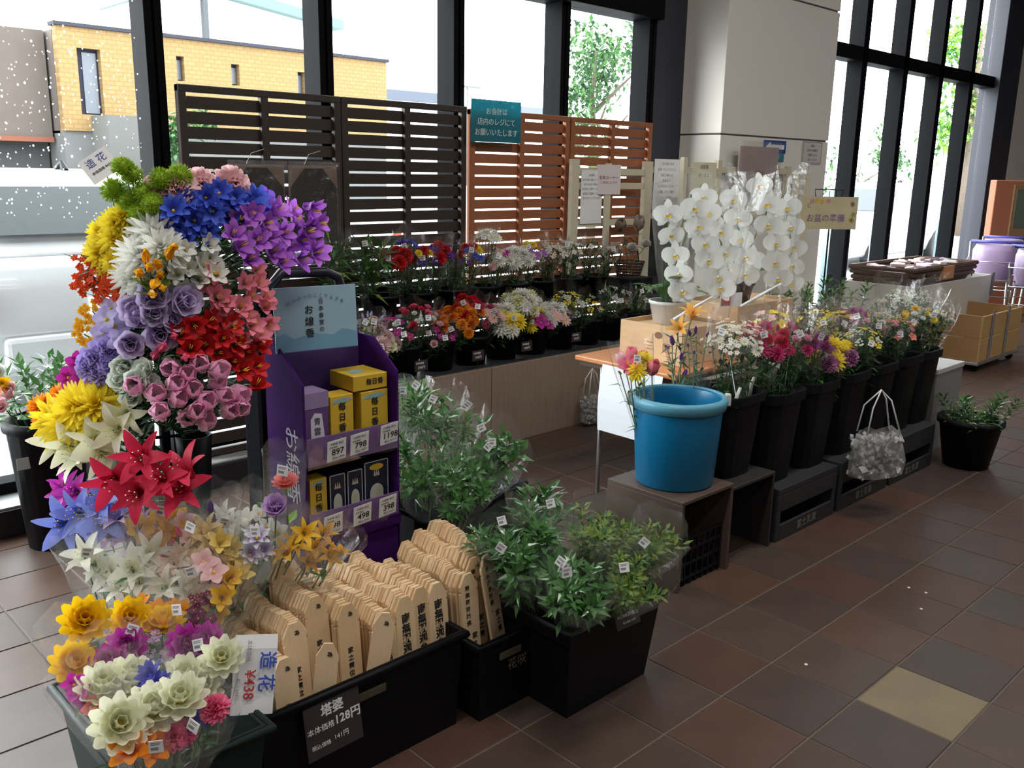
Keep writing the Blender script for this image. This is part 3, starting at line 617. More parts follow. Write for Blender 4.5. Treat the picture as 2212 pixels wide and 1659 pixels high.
# ================================================================== FOREGROUND: artificial flower tower
AXX, AXY = 1.08, 2.64
def tower():
    t = thing('flower_rack', 'tall black rack with tiered pots carrying the artificial flowers', 'rack', (AXX, AXY, 0))
    MB().lathe([(.2, 0), (.2, .02), (.04, .04), (.016, .06)], 20, cap0=True).build('base', BLACKP, t, True)
    MB().tube([(0, 0, .03), (0, 0, 1.42)], .016, 10).build('pole', BLACKP, t, True)
    for z, r in ((.42, .15), (.72, .15), (1.0, .13), (1.22, .1)):
        MB().tube([(r * math.cos(a * PI / 8), r * math.sin(a * PI / 8), z + .12) for a in range(16)], .005, 5, closed=True).build('ring', BLACKP, t, True)
        for k in range(4):
            a = k * PI / 2 + .4; q = MB(); q.lathe([(.035, -.12), (.05, .1), (.053, .1), (.04, -.1)], 12, cap0=True)
            q.build('pot', BLACKP, t, True, loc=(r * .75 * math.cos(a), r * .75 * math.sin(a), z))
    SP = [
     ('lime green pompom flowers crowning the artificial flower tower', 'pom', GRN, 50, 0, [(265, 362), (285, 378), (246, 412), (276, 432), (310, 418), (345, 386), (388, 382), (302, 462), (330, 440)], LEAF),
     ('pale pink carnations at the top of the artificial flower tower', 'carn', PNK, 78, .05, [(345, 425), (385, 410), (432, 402), (402, 432), (498, 400), (505, 428), (350, 462)], LEAF),
     ('royal blue delphiniums beside the pale pink carnations', 'star', BLU, 62, .0, [(375, 458), (402, 436), (442, 428), (472, 420), (505, 432), (530, 452), (378, 498), (420, 478), (460, 456), (400, 520), (440, 505), (545, 435), (490, 470), (365, 480)], LEAFD),
     ('violet trumpet flowers spreading right at the tower top', 'trum', PUR, 60, -.05, [(520, 475), (545, 462), (575, 482), (600, 455), (612, 502), (640, 480), (675, 452), (690, 482), (555, 520), (590, 542), (622, 530), (652, 520), (685, 545), (520, 530), (580, 505), (650, 562), (540, 560), (505, 505), (610, 565), (630, 455), (665, 500)], LEAFD),
     ('indigo blossoms between blue delphiniums and violet trumpets', 'bloss', K((.12, .05, .5), (.2, .1, .62)), 55, .02, [(555, 432), (572, 428), (562, 448), (470, 440)], LEAFD),
     ('egg yellow chrysanthemums on the left shoulder of the flower tower', 'mum', LEM, 62, .05, [(220, 505), (250, 485), (277, 482), (296, 494), (246, 522), (226, 532), (216, 548), (246, 566), (268, 470), (232, 575)], LEAFD),
     ('large white chrysanthemums below the yellow ones on the tower', 'bigmum', WHT, 92, -.02, [(305, 560), (330, 505), (350, 540), (290, 600), (322, 612)], LEAF),
     ('white freesias in the middle of the flower tower', 'trum', WHT, 48, -.04, [(400, 540), (452, 528), (455, 556), (405, 578), (432, 602), (382, 592), (470, 592), (425, 560), (400, 625), (380, 560), (440, 575), (372, 530)], LEAF),
     ('golden yellow freesia buds left of the white freesias', 'bud', K((.85, .4, .01), (.9, .55, .02)), 64, -.14, [(315, 552), (340, 570), (346, 592), (335, 612), (366, 546), (322, 577), (300, 590), (352, 622), (375, 535), (330, 635)], LEAFY),
     ('vermilion blossom sprays on the left flank of the flower tower', 'spray', ORD, 55, .06, [(190, 566), (214, 586), (242, 602), (266, 612), (250, 626), (180, 602), (230, 636), (286, 604), (195, 620), (215, 560), (275, 640)], LEAFD),
     ('salmon pink snapdragon spikes on the right of the flower tower', 'trum', SPK, 50, -.04, [(450, 612), (470, 640), (490, 690), (502, 712), (540, 640), (560, 612), (575, 662), (546, 702), (562, 724), (520, 662), (490, 652), (555, 582), (470, 670), (535, 680), (580, 700), (520, 735), (460, 590), (530, 610), (575, 640)], LEAF),
     ('lavender roses in the centre of the flower tower', 'rose', LAV, 82, -.03, [(290, 668), (332, 672), (362, 660), (372, 692), (302, 694), (346, 722), (282, 742), (330, 640), (395, 650)], LEAFD),
     ('small amber blossom sprays at the left edge of the tower', 'spray', K((.85, .38, .01), (.9, .5, .02)), 48, .1, [(200, 672), (182, 722), (202, 742), (212, 702), (190, 690)], LEAF),
     ('white and violet blossoms left of the lavender roses', 'bloss', PLV, 55, .04, [(232, 692), (226, 722), (248, 706), (262, 735), (240, 668)], LEAF),
     ('scarlet freesias right of centre on the flower tower', 'trum', RED, 55, -.04, [(390, 722), (420, 702), (452, 692), (482, 732), (442, 747), (502, 702), (532, 762), (472, 762), (412, 752), (556, 792), (502, 782), (560, 745), (525, 800), (555, 830), (430, 725), (470, 712), (510, 745)], LEAFD),
     ('hot pink rosebuds above the pink and white tulips', 'bud', HPK, 62, -.05, [(335, 766), (376, 726), (350, 750), (400, 772)], LEAF),
     ('pink and white tulips low on the right of the tower', 'tulip', PWT, 74, -.06, [(370, 792), (402, 812), (432, 786), (470, 802), (292, 836), (336, 852), (382, 862), (416, 842), (442, 872), (482, 852), (512, 852), (402, 902), (442, 912), (492, 887), (345, 890), (468, 832), (520, 880), (425, 890), (380, 830)], LEAFD),
     ('pale lilac carnations at the left waist of the tower', 'carn', PLV, 72, .04, [(216, 776), (242, 790), (222, 802), (205, 790), (238, 762)], LEAF),
     ('magenta blossoms beside the pale lilac carnations', 'bloss', MAG, 45, .1, [(165, 800), (150, 816), (180, 816), (170, 785), (188, 800)], LEAF),
     ('mint white blossoms left of the pink and white tulips', 'rose', MINT, 62, -.02, [(270, 790), (292, 822), (260, 822), (316, 800), (285, 860), (320, 830)], LEAF),
     ('orange chrysanthemums at the lower left edge of the tower', 'mum', ORG, 52, .12, [(102, 872), (132, 852), (92, 902), (150, 862), (115, 895), (88, 880)], LEAF),
     ('large lemon yellow chrysanthemums low on the left of the tower', 'bigmum', K((.9, .66, .02), (.92, .78, .05)), 105, .02, [(178, 880), (212, 882), (150, 922), (200, 912), (130, 905)], LEAF),
     ('cream lilies below the lemon yellow chrysanthemums', 'lily', CRM, 108, -.04, [(150, 962), (200, 952), (245, 930), (268, 900), (160, 985), (218, 982), (120, 955)], LEAF),
     ('crimson lilies low at the centre of the flower tower', 'lily', CRIM, 128, -.12, [(302, 988), (392, 1012), (242, 1042), (292, 1068), (385, 1052), (345, 1030)], LEAFD),
     ('magenta lilies at the lower left tip of the tower', 'lily', K((.5, .03, .45), (.6, .06, .5)), 75, .08, [(140, 1045), (158, 1062), (128, 1065)], LEAFD),
     ('blue lilies at the bottom left of the flower tower', 'lily', LBL, 112, -.02, [(192, 1112), (140, 1132), (216, 1082), (165, 1110), (225, 1125)], LEAFD),
    ]
    for i, (lb, kind, c, spx, dd, pts, lm) in enumerate(SP):
        rr = random.Random(100 + i); P = []
        for px, py in pts:
            off = (px - 370) / 1959 * 2.7; d = 2.86 - math.sqrt(max(.002, .36 ** 2 - off * off)) + dd + rr.uniform(-.025, .025)
            P.append((A(px, py, d), spx * d / 1959))
        cz = sum(p.z for p, s in P) / len(P); root = Vector((AXX, AXY, cz - .22))
        b = thing('artificial_flower_bunch', lb, 'flowers', root, 0, 'artificial flowers on the tower')
        for p, s in P:
            out = Vector((p.x - AXX, p.y - AXY, .0)); out = (out.normalized() if out.length > .02 else Vector((-.6, -.6, 0))) + Vector((0, 0, .45)) + (Vector((0, 0, HC)) - p).normalized() * .45
            g_ = .55 if kind == 'lily' else .28; bloom(b, root, kind, c, p, out + Vector((rr.gauss(0, g_), rr.gauss(0, g_), rr.gauss(0, g_))), s * rr.uniform(.9, 1.12), rr)
        stems_and_leaves(b, root, root, [p for p, s in P], 6, .07, .026, (lm, LEAFD), rr, .05)
    # handwritten price card on a stick at the top
    q = A(215, 357, 2.75); t = thing('price_card', 'white diamond-turned price card sticking up from the green pompoms', 'card', q)
    M = Matrix.Rotation(-.55, 4, 'Z') @ Matrix.Rotation(-.25, 4, 'X') @ Matrix.Rotation(-.62, 4, 'Y')
    MB().box(-.042, .042, -.0008, .0008, -.036, .036, M=M).build('card', WHITE, t)
    F = M @ T(0, -.0014, 0) @ FACE_Y
    text('造 花', .026, F @ T(0, .014, 0), mat('blue_marker', (.05, .06, .3), .6), t); text('本体価格 ¥438', .0095, F @ T(0, -.012, 0), INK, t)
    MB().tube([M @ Vector((0, .003, -.03)), Vector((.07, .09, -.16))], .002, 5).build('stick', STEM, t)
tower()

# ------------------------------------------------------------------ crate of wrapped lily bunches in front of the tower
def lily_crate():
    t = thing('flower_crate', 'low black crate under the wrapped lily bunches', 'crate', (1.02, 2.37, 0))
    MB().taper(-.3, .3, -.1, .13, 0, .3, .03).build('body', BLACKP, t); MB().cbox(-.31, .31, -.112, -.1, .285, .305, .003).build('rim', BLACKP, t)
    YO = K((.8, .42, .02), (.88, .55, .05), 'd'); WL = K((.8, .82, .62), (.85, .86, .8)); PW = K((.85, .8, .75), (.8, .5, .5))
    S = [('white lily bunch in clear wrap jutting left over the floor', [(205, 1212), (230, 1235), (180, 1195)], 2.52, 95, 'lily', WL),
         ('white lily bunch in clear wrap left of the tablet crate', [(285, 1225), (325, 1190), (300, 1250), (260, 1265)], 2.48, 92, 'lily', WL),
         ('white lily bunch with pink blossom in clear wrap', [(385, 1250), (410, 1275), (350, 1265)], 2.45, 95, 'lily', WL),
         ('soft pink orchid bunch in clear wrap beside white lilies', [(462, 1238), (452, 1270), (440, 1215), (480, 1255)], 2.45, 62, 'bloss', PNK),
         ('mauve lily bunch in clear wrap under the blue lilies', [(252, 1112), (272, 1150), (300, 1120), (235, 1150), (285, 1085)], 2.56, 85, 'lily', DVI),
         ('golden lily bunch in clear wrap under the crimson lilies', [(302, 1142), (340, 1140), (370, 1125), (330, 1170)], 2.56, 72, 'trum', YO),
         ('pale yellow lily bunch in clear wrap at the crate centre', [(440, 1142), (425, 1180), (470, 1205), (400, 1200), (455, 1165)], 2.52, 75, 'lily', K((.78, .55, .2), (.85, .7, .4))),
         ('coral pink bud bunch in clear wrap at the crate centre', [(370, 1170), (385, 1150), (350, 1205), (400, 1230)], 2.5, 45, 'bud', SPK),
         ('purple and white iris bunch in clear wrap behind the tablets', [(555, 1165), (565, 1190), (540, 1200)], 2.5, 55, 'star', K((.16, .03, .32), (.8, .8, .85))),
         ('dark violet bud bunch in clear wrap below the crimson lilies', [(460, 1118), (455, 1095), (470, 1140)], 2.6, 36, 'bud', DPU),
         ('white star lily bunch in clear wrap behind the pale yellow one', [(520, 1160), (500, 1130), (480, 1110)], 2.62, 70, 'lily', WHT),
         ('golden lily bunch in clear wrap behind the wooden tablets', [(640, 1172), (615, 1190), (660, 1150)], 2.56, 75, 'lily', YO),
         ('ochre lily bunch in clear wrap against the purple stand', [(738, 1190), (715, 1200)], 2.56, 62, 'lily', K((.55, .25, .02), (.7, .4, .05))),
         ('dark amber lily bunch in clear wrap before the purple stand', [(685, 1180), (700, 1150), (670, 1210)], 2.6, 66, 'lily', K((.5, .22, .02), (.7, .36, .05))),
         ('peach lily bunch in clear wrap among the white lilies', [(345, 1225), (375, 1215), (420, 1235), (395, 1195)], 2.5, 66, 'lily', K((.85, .6, .45), (.85, .72, .62))),
         ('butter yellow bud bunch in clear wrap at the crate middle', [(430, 1210), (505, 1215), (520, 1240), (500, 1185), (475, 1170)], 2.5, 52, 'trum', K((.85, .6, .1), (.9, .72, .25))),
         ('small white blossom bunch in clear wrap behind the lilies', [(500, 1150), (530, 1120), (575, 1140), (600, 1150), (560, 1110)], 2.62, 46, 'bloss', WHT),
         ('pale pink blossom bunch in clear wrap beside the mauve lilies', [(345, 1165), (320, 1150), (330, 1195), (410, 1165), (395, 1130)], 2.56, 50, 'bloss', PNK),
         ('burgundy leafed bunch in clear wrap below the white lilies', [(440, 1310), (455, 1340), (420, 1330)], 2.44, 44, 'rose', K((.14, .02, .06), (.24, .05, .12))),
         ('bunch with amber lilies drooping beside the tablets', [(480, 1290), (470, 1320), (495, 1250)], 2.42, 55, 'trum', YO)]
    for i, (lb, pts, d, spx, kind, c) in enumerate(S):
        rr = random.Random(300 + i); P = [A(px, py, d + rr.uniform(-.03, .03)) for px, py in pts]
        cen = sum(P, Vector()) / len(P); root = Vector((min(1.3, max(.76, cen.x * .7 + .34)), 2.38 + rr.uniform(-.06, .06), .12))
        b = thing('wrapped_lily_bunch', lb, 'flowers', root, 0, 'wrapped lily bunches in the crate')
        for p in P:
            out = (p - root).normalized() * .7 + (Vector((0, 0, HC)) - p).normalized() * .5 + Vector((rr.gauss(0, .3), rr.gauss(0, .3), 0))
            bloom(b, root, kind, c, p, out, spx * d / 1959 * rr.uniform(.9, 1.1), rr)
        stems_and_leaves(b, root, root, P, 4, .07, .022, (LEAF, LEAFD), rr, .05)
        r = min(.1, max((p - cen).length for p in P) + .04)
        sleeve(b, root, root.lerp(cen, .6), cen + (cen - root).normalized() * .07, r * .55, r, rr, rise=.03)
        tc = (Vector((0, 0, HC)) - cen).normalized()
        if i in (0, 5, 6, 8, 10, 2): label_tag(b, root, cen + tc * (r + .02) + Vector((.69, -.72, 0)) * rr.uniform(-.04, .04) + Vector((0, 0, rr.uniform(.0, .05))), .026, -.767 + rr.uniform(-.4, .4), rr.uniform(-.4, .2), rr.uniform(-.4, .4))
    # lotus-like bunch standing in front of the purple stand
    root = Vector((1.26, 2.3, .2)); b = thing('wrapped_lotus_bunch', 'coral lotus over lilac bloom in clear wrap against the purple stand', 'flowers', root, 0, 'wrapped lily bunches in the crate'); rr = random.Random(77)
    p1, p2, p3 = A(618, 1048, 2.5), A(597, 1097, 2.5), A(575, 1085, 2.54)
    up = Vector((-.25, -.25, 1))
    bloom(b, root, 'cup', CORAL, p1, up, .075, rr); bloom(b, root, 'rose', K((.5, .3, .62), (.6, .4, .7)), p2, up + Vector((-.4, -.4, 0)), .09, rr); bloom(b, root, 'bud', LEM, p3, up, .05, rr)
    stems_and_leaves(b, root, root, [p1, p2, p3], 5, .05, .03, (LEAF, LEAFB), rr)
    sleeve(b, root, root, p1 + Vector((0, 0, .09)), .03, .06, rr, rise=.03); label_tag(b, root, p1 + Vector((-.02, -.02, .05)), .03, -.9, .1, .15)
lily_crate()

# ------------------------------------------------------------------ dark green tub of cupped chrysanthemums, front left
def tub():
    x0, x1, y0, y1, z1 = .59, .89, 1.72, 2.21, .35
    t = thing('flower_tub', 'dark green plastic tub of wrapped chrysanthemums, front left', 'tub', (.74, 1.965, 0))
    MB().taper(x0 - .74, x1 - .74, y0 - 1.965, y1 - 1.965, 0, z1, .035, wall=.008).build('body', DGREENP, t)
    mb = MB()
    q = [(x0 - .75, y0 - 1.975), (x1 - .73, y0 - 1.975), (x1 - .73, y1 - 1.955), (x0 - .75, y1 - 1.955)]
    mb.tube([(a, b, z1 - .006) for a, b in q], .011, 8, closed=True); mb.build('rim', DGREENP, t, True)
    S = [('yellow cupped chrysanthemums in wrap leaning left out of the tub', [(182, 1346), (155, 1442)], 2.28, 82, 'cup', YEL),
         ('yellow cupped chrysanthemums in wrap at the back of the tub', [(278, 1340), (352, 1357), (268, 1388)], 2.36, 76, 'cup', YEL),
         ('magenta cupped chrysanthemum in wrap before the yellow ones', [(275, 1402), (240, 1440)], 2.28, 72, 'cup', K((.3, .01, .2), (.55, .05, .42))),
         ('magenta cupped chrysanthemums in wrap beside the price paper', [(400, 1396), (452, 1390)], 2.3, 68, 'cup', K((.4, .02, .28), (.58, .06, .45))),
         ('cream cupped chrysanthemums in wrap at the tub centre', [(222, 1492), (282, 1478), (250, 1520)], 2.18, 92, 'cup', CRM),
         ('cream cupped chrysanthemums in wrap at the tub front edge', [(255, 1568), (330, 1542), (390, 1515)], 2.05, 100, 'cup', CRM),
         ('cream cupped chrysanthemums in wrap at the right of the tub', [(402, 1464), (432, 1490), (480, 1425)], 2.18, 82, 'cup', CRM),
         ('orange blossom bunch in wrap low at the tub front', [(300, 1602), (278, 1618), (330, 1615)], 2.03, 68, 'trum', K((.8, .2, .01), (.88, .3, .02))),
         ('orange and pink blossom bunch in wrap at tub centre', [(250, 1528), (225, 1545), (205, 1530)], 2.12, 45, 'bloss', CORAL),
         ('deep blue blossom bunch in wrap at the tub right', [(330, 1462), (345, 1485), (400, 1560), (442, 1552), (420, 1530)], 2.12, 52, 'star', K((.03, .03, .3), (.08, .08, .5))),
         ('bright pink blossom in wrap at the tub right', [(466, 1532), (395, 1582), (372, 1592)], 2.08, 50, 'carn', HPK),
         ('dusky purple blossom bunch in wrap at the tub left', [(172, 1502), (185, 1525), (160, 1480)], 2.16, 42, 'bloss', MAG),
         ('dusty pink blossom bunch in wrap behind the cream blooms', [(320, 1378), (240, 1365), (300, 1430), (350, 1420)], 2.33, 42, 'spray', DVI),
         ('orange blossom bunch in wrap at the tub back', [(345, 1320), (385, 1318), (300, 1310)], 2.4, 50, 'trum', ORG),
         ('burgundy spray bunch in wrap beside the wooden tablets', [(430, 1300), (440, 1345), (425, 1370)], 2.38, 48, 'spray', K((.12, .015, .05), (.2, .03, .1)))]
    for i, (lb, pts, d, spx, kind, c) in enumerate(S):
        rr = random.Random(400 + i); P = [A(px, py, d + rr.uniform(-.02, .02)) for px, py in pts]
        cen = sum(P, Vector()) / len(P); root = Vector((min(x1 - .08, max(x0 + .08, cen.x)), min(y1 - .08, max(y0 + .08, cen.y)), .1))
        b = thing('wrapped_chrysanthemum_bunch', lb, 'flowers', root, 0, 'wrapped chrysanthemums in the tub')
        for p in P:
            out = (p - root).normalized() * .45 + (Vector((0, 0, HC)) - p).normalized() * .55 + Vector((rr.gauss(0, .2), rr.gauss(0, .2), .1))
            bloom(b, root, kind, c, p, out, spx * d / 1959 * rr.uniform(1.1, 1.25), rr)
        stems_and_leaves(b, root, root, P, 3, .05, .02, (LEAF, LEAFD), rr, .05)
        r = min(.085, max((p - cen).length for p in P) + .03)
        sleeve(b, root, root.lerp(cen, .65), cen + (cen - root).normalized() * .06, r * .6, r, rr, rise=.025)
        if i % 3 == 1 or i == 3:
            tc = (Vector((0, 0, HC)) - cen).normalized()
            label_tag(b, root, cen + tc * (r + .01) + Vector((.69, -.72, 0)) * rr.uniform(-.03, .05), .026, -.767 + rr.uniform(-.4, .4), rr.uniform(-.4, .2), rr.uniform(-.4, .4))
    # handwritten price paper
    t = thing('price_paper', 'white handwritten price paper in blue and red leaning on the tub', 'sign', (.908, 1.8, .435))
    M = Matrix.Rotation(-.35, 4, 'Z') @ Matrix.Rotation(-.22, 4, 'X') @ Matrix.Rotation(.16, 4, 'Y')
    W, H = .098, .185; mb = MB()
    for i in range(7):
        z = -H / 2 + H * i / 6; bow = .006 * math.sin(i / 6 * PI) + (.012 * max(0, i / 6 - .8) / .2)
        mb.v += [(-W / 2, bow, z), (W / 2, bow, z), (-W / 2, bow + .001, z), (W / 2, bow + .001, z)]; mb.t += [0] * 4
    for i in range(6):
        k = 4 * i; mb.f += [[k, k + 1, k + 5, k + 4], [k + 2, k + 6, k + 7, k + 3], [k, k + 4, k + 6, k + 2], [k + 1, k + 3, k + 7, k + 5]]; mb.m += [0] * 4
    mb.build('paper', WHITE, t, M=M)
    F = M @ T(0, -.0015, 0) @ FACE_Y @ Matrix.Rotation(-PI / 2, 4, 'Z')
    BM = mat('blue_pen', (.05, .1, .5), .6); RM = mat('red_pen', (.5, .05, .06), .6)
    text('造 花', .042, F @ T(-.008, .026, 0), BM, t, bold=.0006); text('¥438', .034, F @ T(.022, -.012, 0), RM, t, bold=.0003); text('本体価格', .013, F @ T(-.058, -.018, 0), GREYINK, t); text('税込 ¥481', .011, F @ T(.03, -.038, 0), GREYINK, t)
tub()

# ------------------------------------------------------------------ crates of wooden grave tablets
def tablets():
    WD = [mat('pale_cedar_%d' % k, c, .6, .1, 6, stretch=(30, 30, 1.5)) for k, c in enumerate(((.74, .53, .31), (.69, .48, .27), (.78, .57, .35)))]
    def crate(label, x0, x1, y0, y1, z1):
        cx, cy = (x0 + x1) / 2, (y0 + y1) / 2; t = thing('plastic_crate', label, 'crate', (cx, cy, 0), 0, 'black crates of wooden tablets')
        MB().taper(x0 - cx, x1 - cx, y0 - cy, y1 - cy, 0, z1, .014, wall=.006).build('body', BLACKP, t)
        mb = MB(); mb.tube([(x0 - cx - .008, y0 - cy - .008, z1 - .01), (x1 - cx + .008, y0 - cy - .008, z1 - .01), (x1 - cx + .008, y1 - cy + .008, z1 - .01), (x0 - cx - .008, y1 - cy + .008, z1 - .01)], .012, 6, closed=True)
        mb.build('rim', BLACKP, t, True)
        MB().cbox(-.045, .045, y0 - cy - .008, y0 - cy - .002, z1 - .075, z1 - .05, .004).build('handle_slot', mat('slot_tan', (.1, .08, .05), .7), t)
        return t
    crate('black plastic crate packed with rows of short wooden tablets', .925, 1.57, 1.815, 2.25, .305)
    c2 = crate('lower black crate holding the long wooden tablets', 1.6, 1.84, 1.775, 2.24, .26)
    text('花咲', .04, T(.03, -.2375, .155) @ FACE_Y, mat('faded_print', (.2, .17, .12), .7), c2)
    def tab_mesh(L, wd, k):
        w = wd / 2; mb = MB()
        mb.prism([(-w, 0), (w, 0), (w, L - .058), (w - .004, L - .054), (w, L - .05), (w, L - .035), (w * .38, L), (-w * .38, L), (-w, L - .035), (-w, L - .05), (-w + .004, L - .054), (-w, L - .058)], -.0042, .0042)
        return mb.mesh('wooden_tablet', WD[k])
    meshes = {}
    def tablet(label, group, x, y, ztop, L=.3, wd=.064, tilt=.0, roll=0, yaw=0, k=None, txt=None):
        k = RND.randrange(3) if k is None else k; key = (L, wd, k)
        if key not in meshes: meshes[key] = tab_mesh(L, wd, k)
        z0 = ztop - L * math.cos(tilt)
        M = T(x, y, z0) @ Matrix.Rotation(yaw, 4, 'Z') @ Matrix.Rotation(tilt, 4, 'X') @ Matrix.Rotation(roll, 4, 'Y')
        o = put('wooden_tablet', meshes[key], None, M=M); tag(o, label, 'tablet', group)
        F = T(0, -.0045, 0) @ FACE_Y
        if txt == 'plain': text('為', .015, F @ T(wd * .1, L - .03, 0), INK, o, bold=.0003); text('家之霊位', .018, F @ T(0, L - .165, 0), INK, o, True, .0004)
        elif txt == 'small': text('為', .015, F @ T(wd * .1, L - .03, 0), INK, o, bold=.0003)
        elif txt == 'bold': text('南無釈迦牟尼', .03, F @ T(0, L - .14, 0), INK, o, True, .0009, gap=1.0)
        elif txt == 'long': text('南無阿弥陀佛。', .018, F @ T(-wd * .12, L - .11, 0), INK, o, True, .0003); text('家之霊', .022, F @ T(wd * .18, L - .225, 0), INK, o, True, .0003)
        return o
    rows = [  # x, y front, y back, z top, count, text, leaning, words
        (1.035, 1.865, 2.21, .39, 33, 'plain', 'row nearest the price paper'),
        (1.102, 1.915, 2.19, .445, 27, 'plain', 'second row from the price paper'),
        (1.172, 1.93, 2.12, .49, 14, 'plain', 'loose taller row mid crate'),
        (1.245, 1.895, 2.2, .455, 30, 'plain', 'fourth row from the price paper'),
        (1.35, 1.865, 2.21, .415, 33, 'bold', 'brush-lettered row beside the leaning board'),
        (1.418, 1.87, 2.22, .432, 34, 'bold', 'middle brush-lettered row'),
        (1.485, 1.88, 2.2, .436, 30, 'bold', 'brush-lettered row second from crate end'),
        (1.545, 1.875, 2.12, .43, 18, 'bold', 'brush-lettered row at the crate end'),
        (1.658, 1.862, 2.17, .425, 30, 'long', 'first long row in the lower crate'),
        (1.717, 1.9, 2.17, .452, 28, 'long', 'middle long row in the lower crate'),
        (1.776, 1.935, 2.17, .478, 24, 'long', 'last long row beside the black pail'),
    ]
    ONE = 'first second third fourth fifth sixth seventh eighth ninth tenth eleventh twelfth thirteenth fourteenth fifteenth sixteenth seventeenth eighteenth nineteenth'.split()
    def nth(k): return ONE[k - 1] if k < 20 else {2: 'twentieth', 3: 'thirtieth'}[k // 10] if k % 10 == 0 else {2: 'twenty-', 3: 'thirty-'}[k // 10] + ONE[k % 10 - 1]
    rr = random.Random(21)
    for x, ya, yb, zt, n, tx, wrd in rows:
        L = .3 if tx != 'long' else .37
        if tx == 'long': L = .36
        for i in range(n):
            y = ya + (yb - ya) * i / (n - 1); jump = .007 * math.sin(i * .35 + x * 40) * (1 if i else 0) + rr.uniform(-.0025, .0025)
            if i > n - 3 and tx == 'plain': jump += .03
            tablet(nth(i + 1) + ' thin wooden tablet from the front of the ' + wrd if i else 'front lettered tablet of the ' + wrd, 'tablets of the ' + wrd if i else 'front tablets of the rows', x + rr.uniform(-.003, .003), y, zt + jump - .0 * i, L, .068, -.1 + rr.uniform(-.008, .008), rr.uniform(-.012, .012), rr.uniform(-.02, .02), txt=tx if i == 0 else ('small' if i in (n - 1, n // 2) else None))
    tablet('blank wooden tablet leaning right in front beside the dark price sign', 'leaning tablets', 1.1, 1.842, .412, .28, .058, -.1, .12, -.5, 2, 'small')
    tablet('blank wooden tablet leaning across before the bold-lettered rows', 'leaning tablets', 1.27, 1.85, .435, .29, .06, -.1, .17, -.45, 2, 'small')
    tablet('long wooden tablet leaning sideways at the lower crate end, lettered', 'leaning tablets', 1.765, 1.85, .475, .38, .07, -.12, -.1, .25, 2, 'long')
    # dark price sign on the crate
    t = thing('price_sign', 'dark plastic price sign for 128 yen clipped on the tablet crate', 'sign', (1.115, 1.793, .215))
    M = Matrix.Rotation(-.12, 4, 'X') @ Matrix.Rotation(-.02, 4, 'Y')
    MB().cbox(-.083, .083, -.0015, .0015, -.072, .072, .001).build('board', mat('dark_sign', (.04, .03, .035), .4, .08), t, M=M)
    F = M @ T(0, -.002, 0) @ FACE_Y; WT = mat('sign_white', (.75, .74, .72), .6, .02)
    text('塔婆', .034, F @ T(0, .046, 0), WT, t, bold=.0006); text('本体価格', .02, F @ T(-.038, .004, 0), WT, t); text('128円', .032, F @ T(.042, .008, 0), WT, t, bold=.0006)
    text('税込価格', .014, F @ T(-.042, -.04, 0), WT, t); text('141円', .018, F @ T(.018, -.036, 0), WT, t)
tablets()

# ------------------------------------------------------------------ greens
SPRIGS = {}
def sprig(kind, v):
    if (kind, v) in SPRIGS: return SPRIGS[(kind, v)]
    rr = random.Random(900 + v); mb = MB(); n, L, W, H, mats = {'glossy': (34, .055, .02, .2, [STEM, LEAFG, LEAF]), 'tight': (46, .034, .014, .19, [STEM, LEAFY, LEAF]), 'loose': (18, .06, .026, .22, [STEM, LEAFG, LEAF]), 'pale': (20, .045, .012, .2, [STEM, LEAF, LEAFY])}[kind]
    bend = Vector((rr.uniform(-.04, .04), rr.uniform(-.04, .04), 0))
    mb.tube([(0, 0, 0), bend * .4 + Vector((0, 0, H * .5)), bend + Vector((0, 0, H))], [.003, .0022, .0012], 5)
    for i in range(n):
        u = (i + 1) / n; a = i * 2.4 + rr.uniform(-.4, .4); p = bend * u * u + Vector((0, 0, H * (.25 + .75 * u)))
        up = .2 + .9 * u; q = Vector((math.cos(a), math.sin(a), up + rr.uniform(-.2, .2)))
        off = Vector((math.cos(a), math.sin(a), 0)) * rr.uniform(0, .03) * (1 - u * .6)
        mb.leaf(p + off, q, L * rr.uniform(.75, 1.15), W * rr.uniform(.8, 1.2), mi=1 if rr.random() < .65 else 2, droop=rr.uniform(.05, .4))
    SPRIGS[(kind, v)] = mb.mesh('sprig', mats); return SPRIGS[(kind, v)]
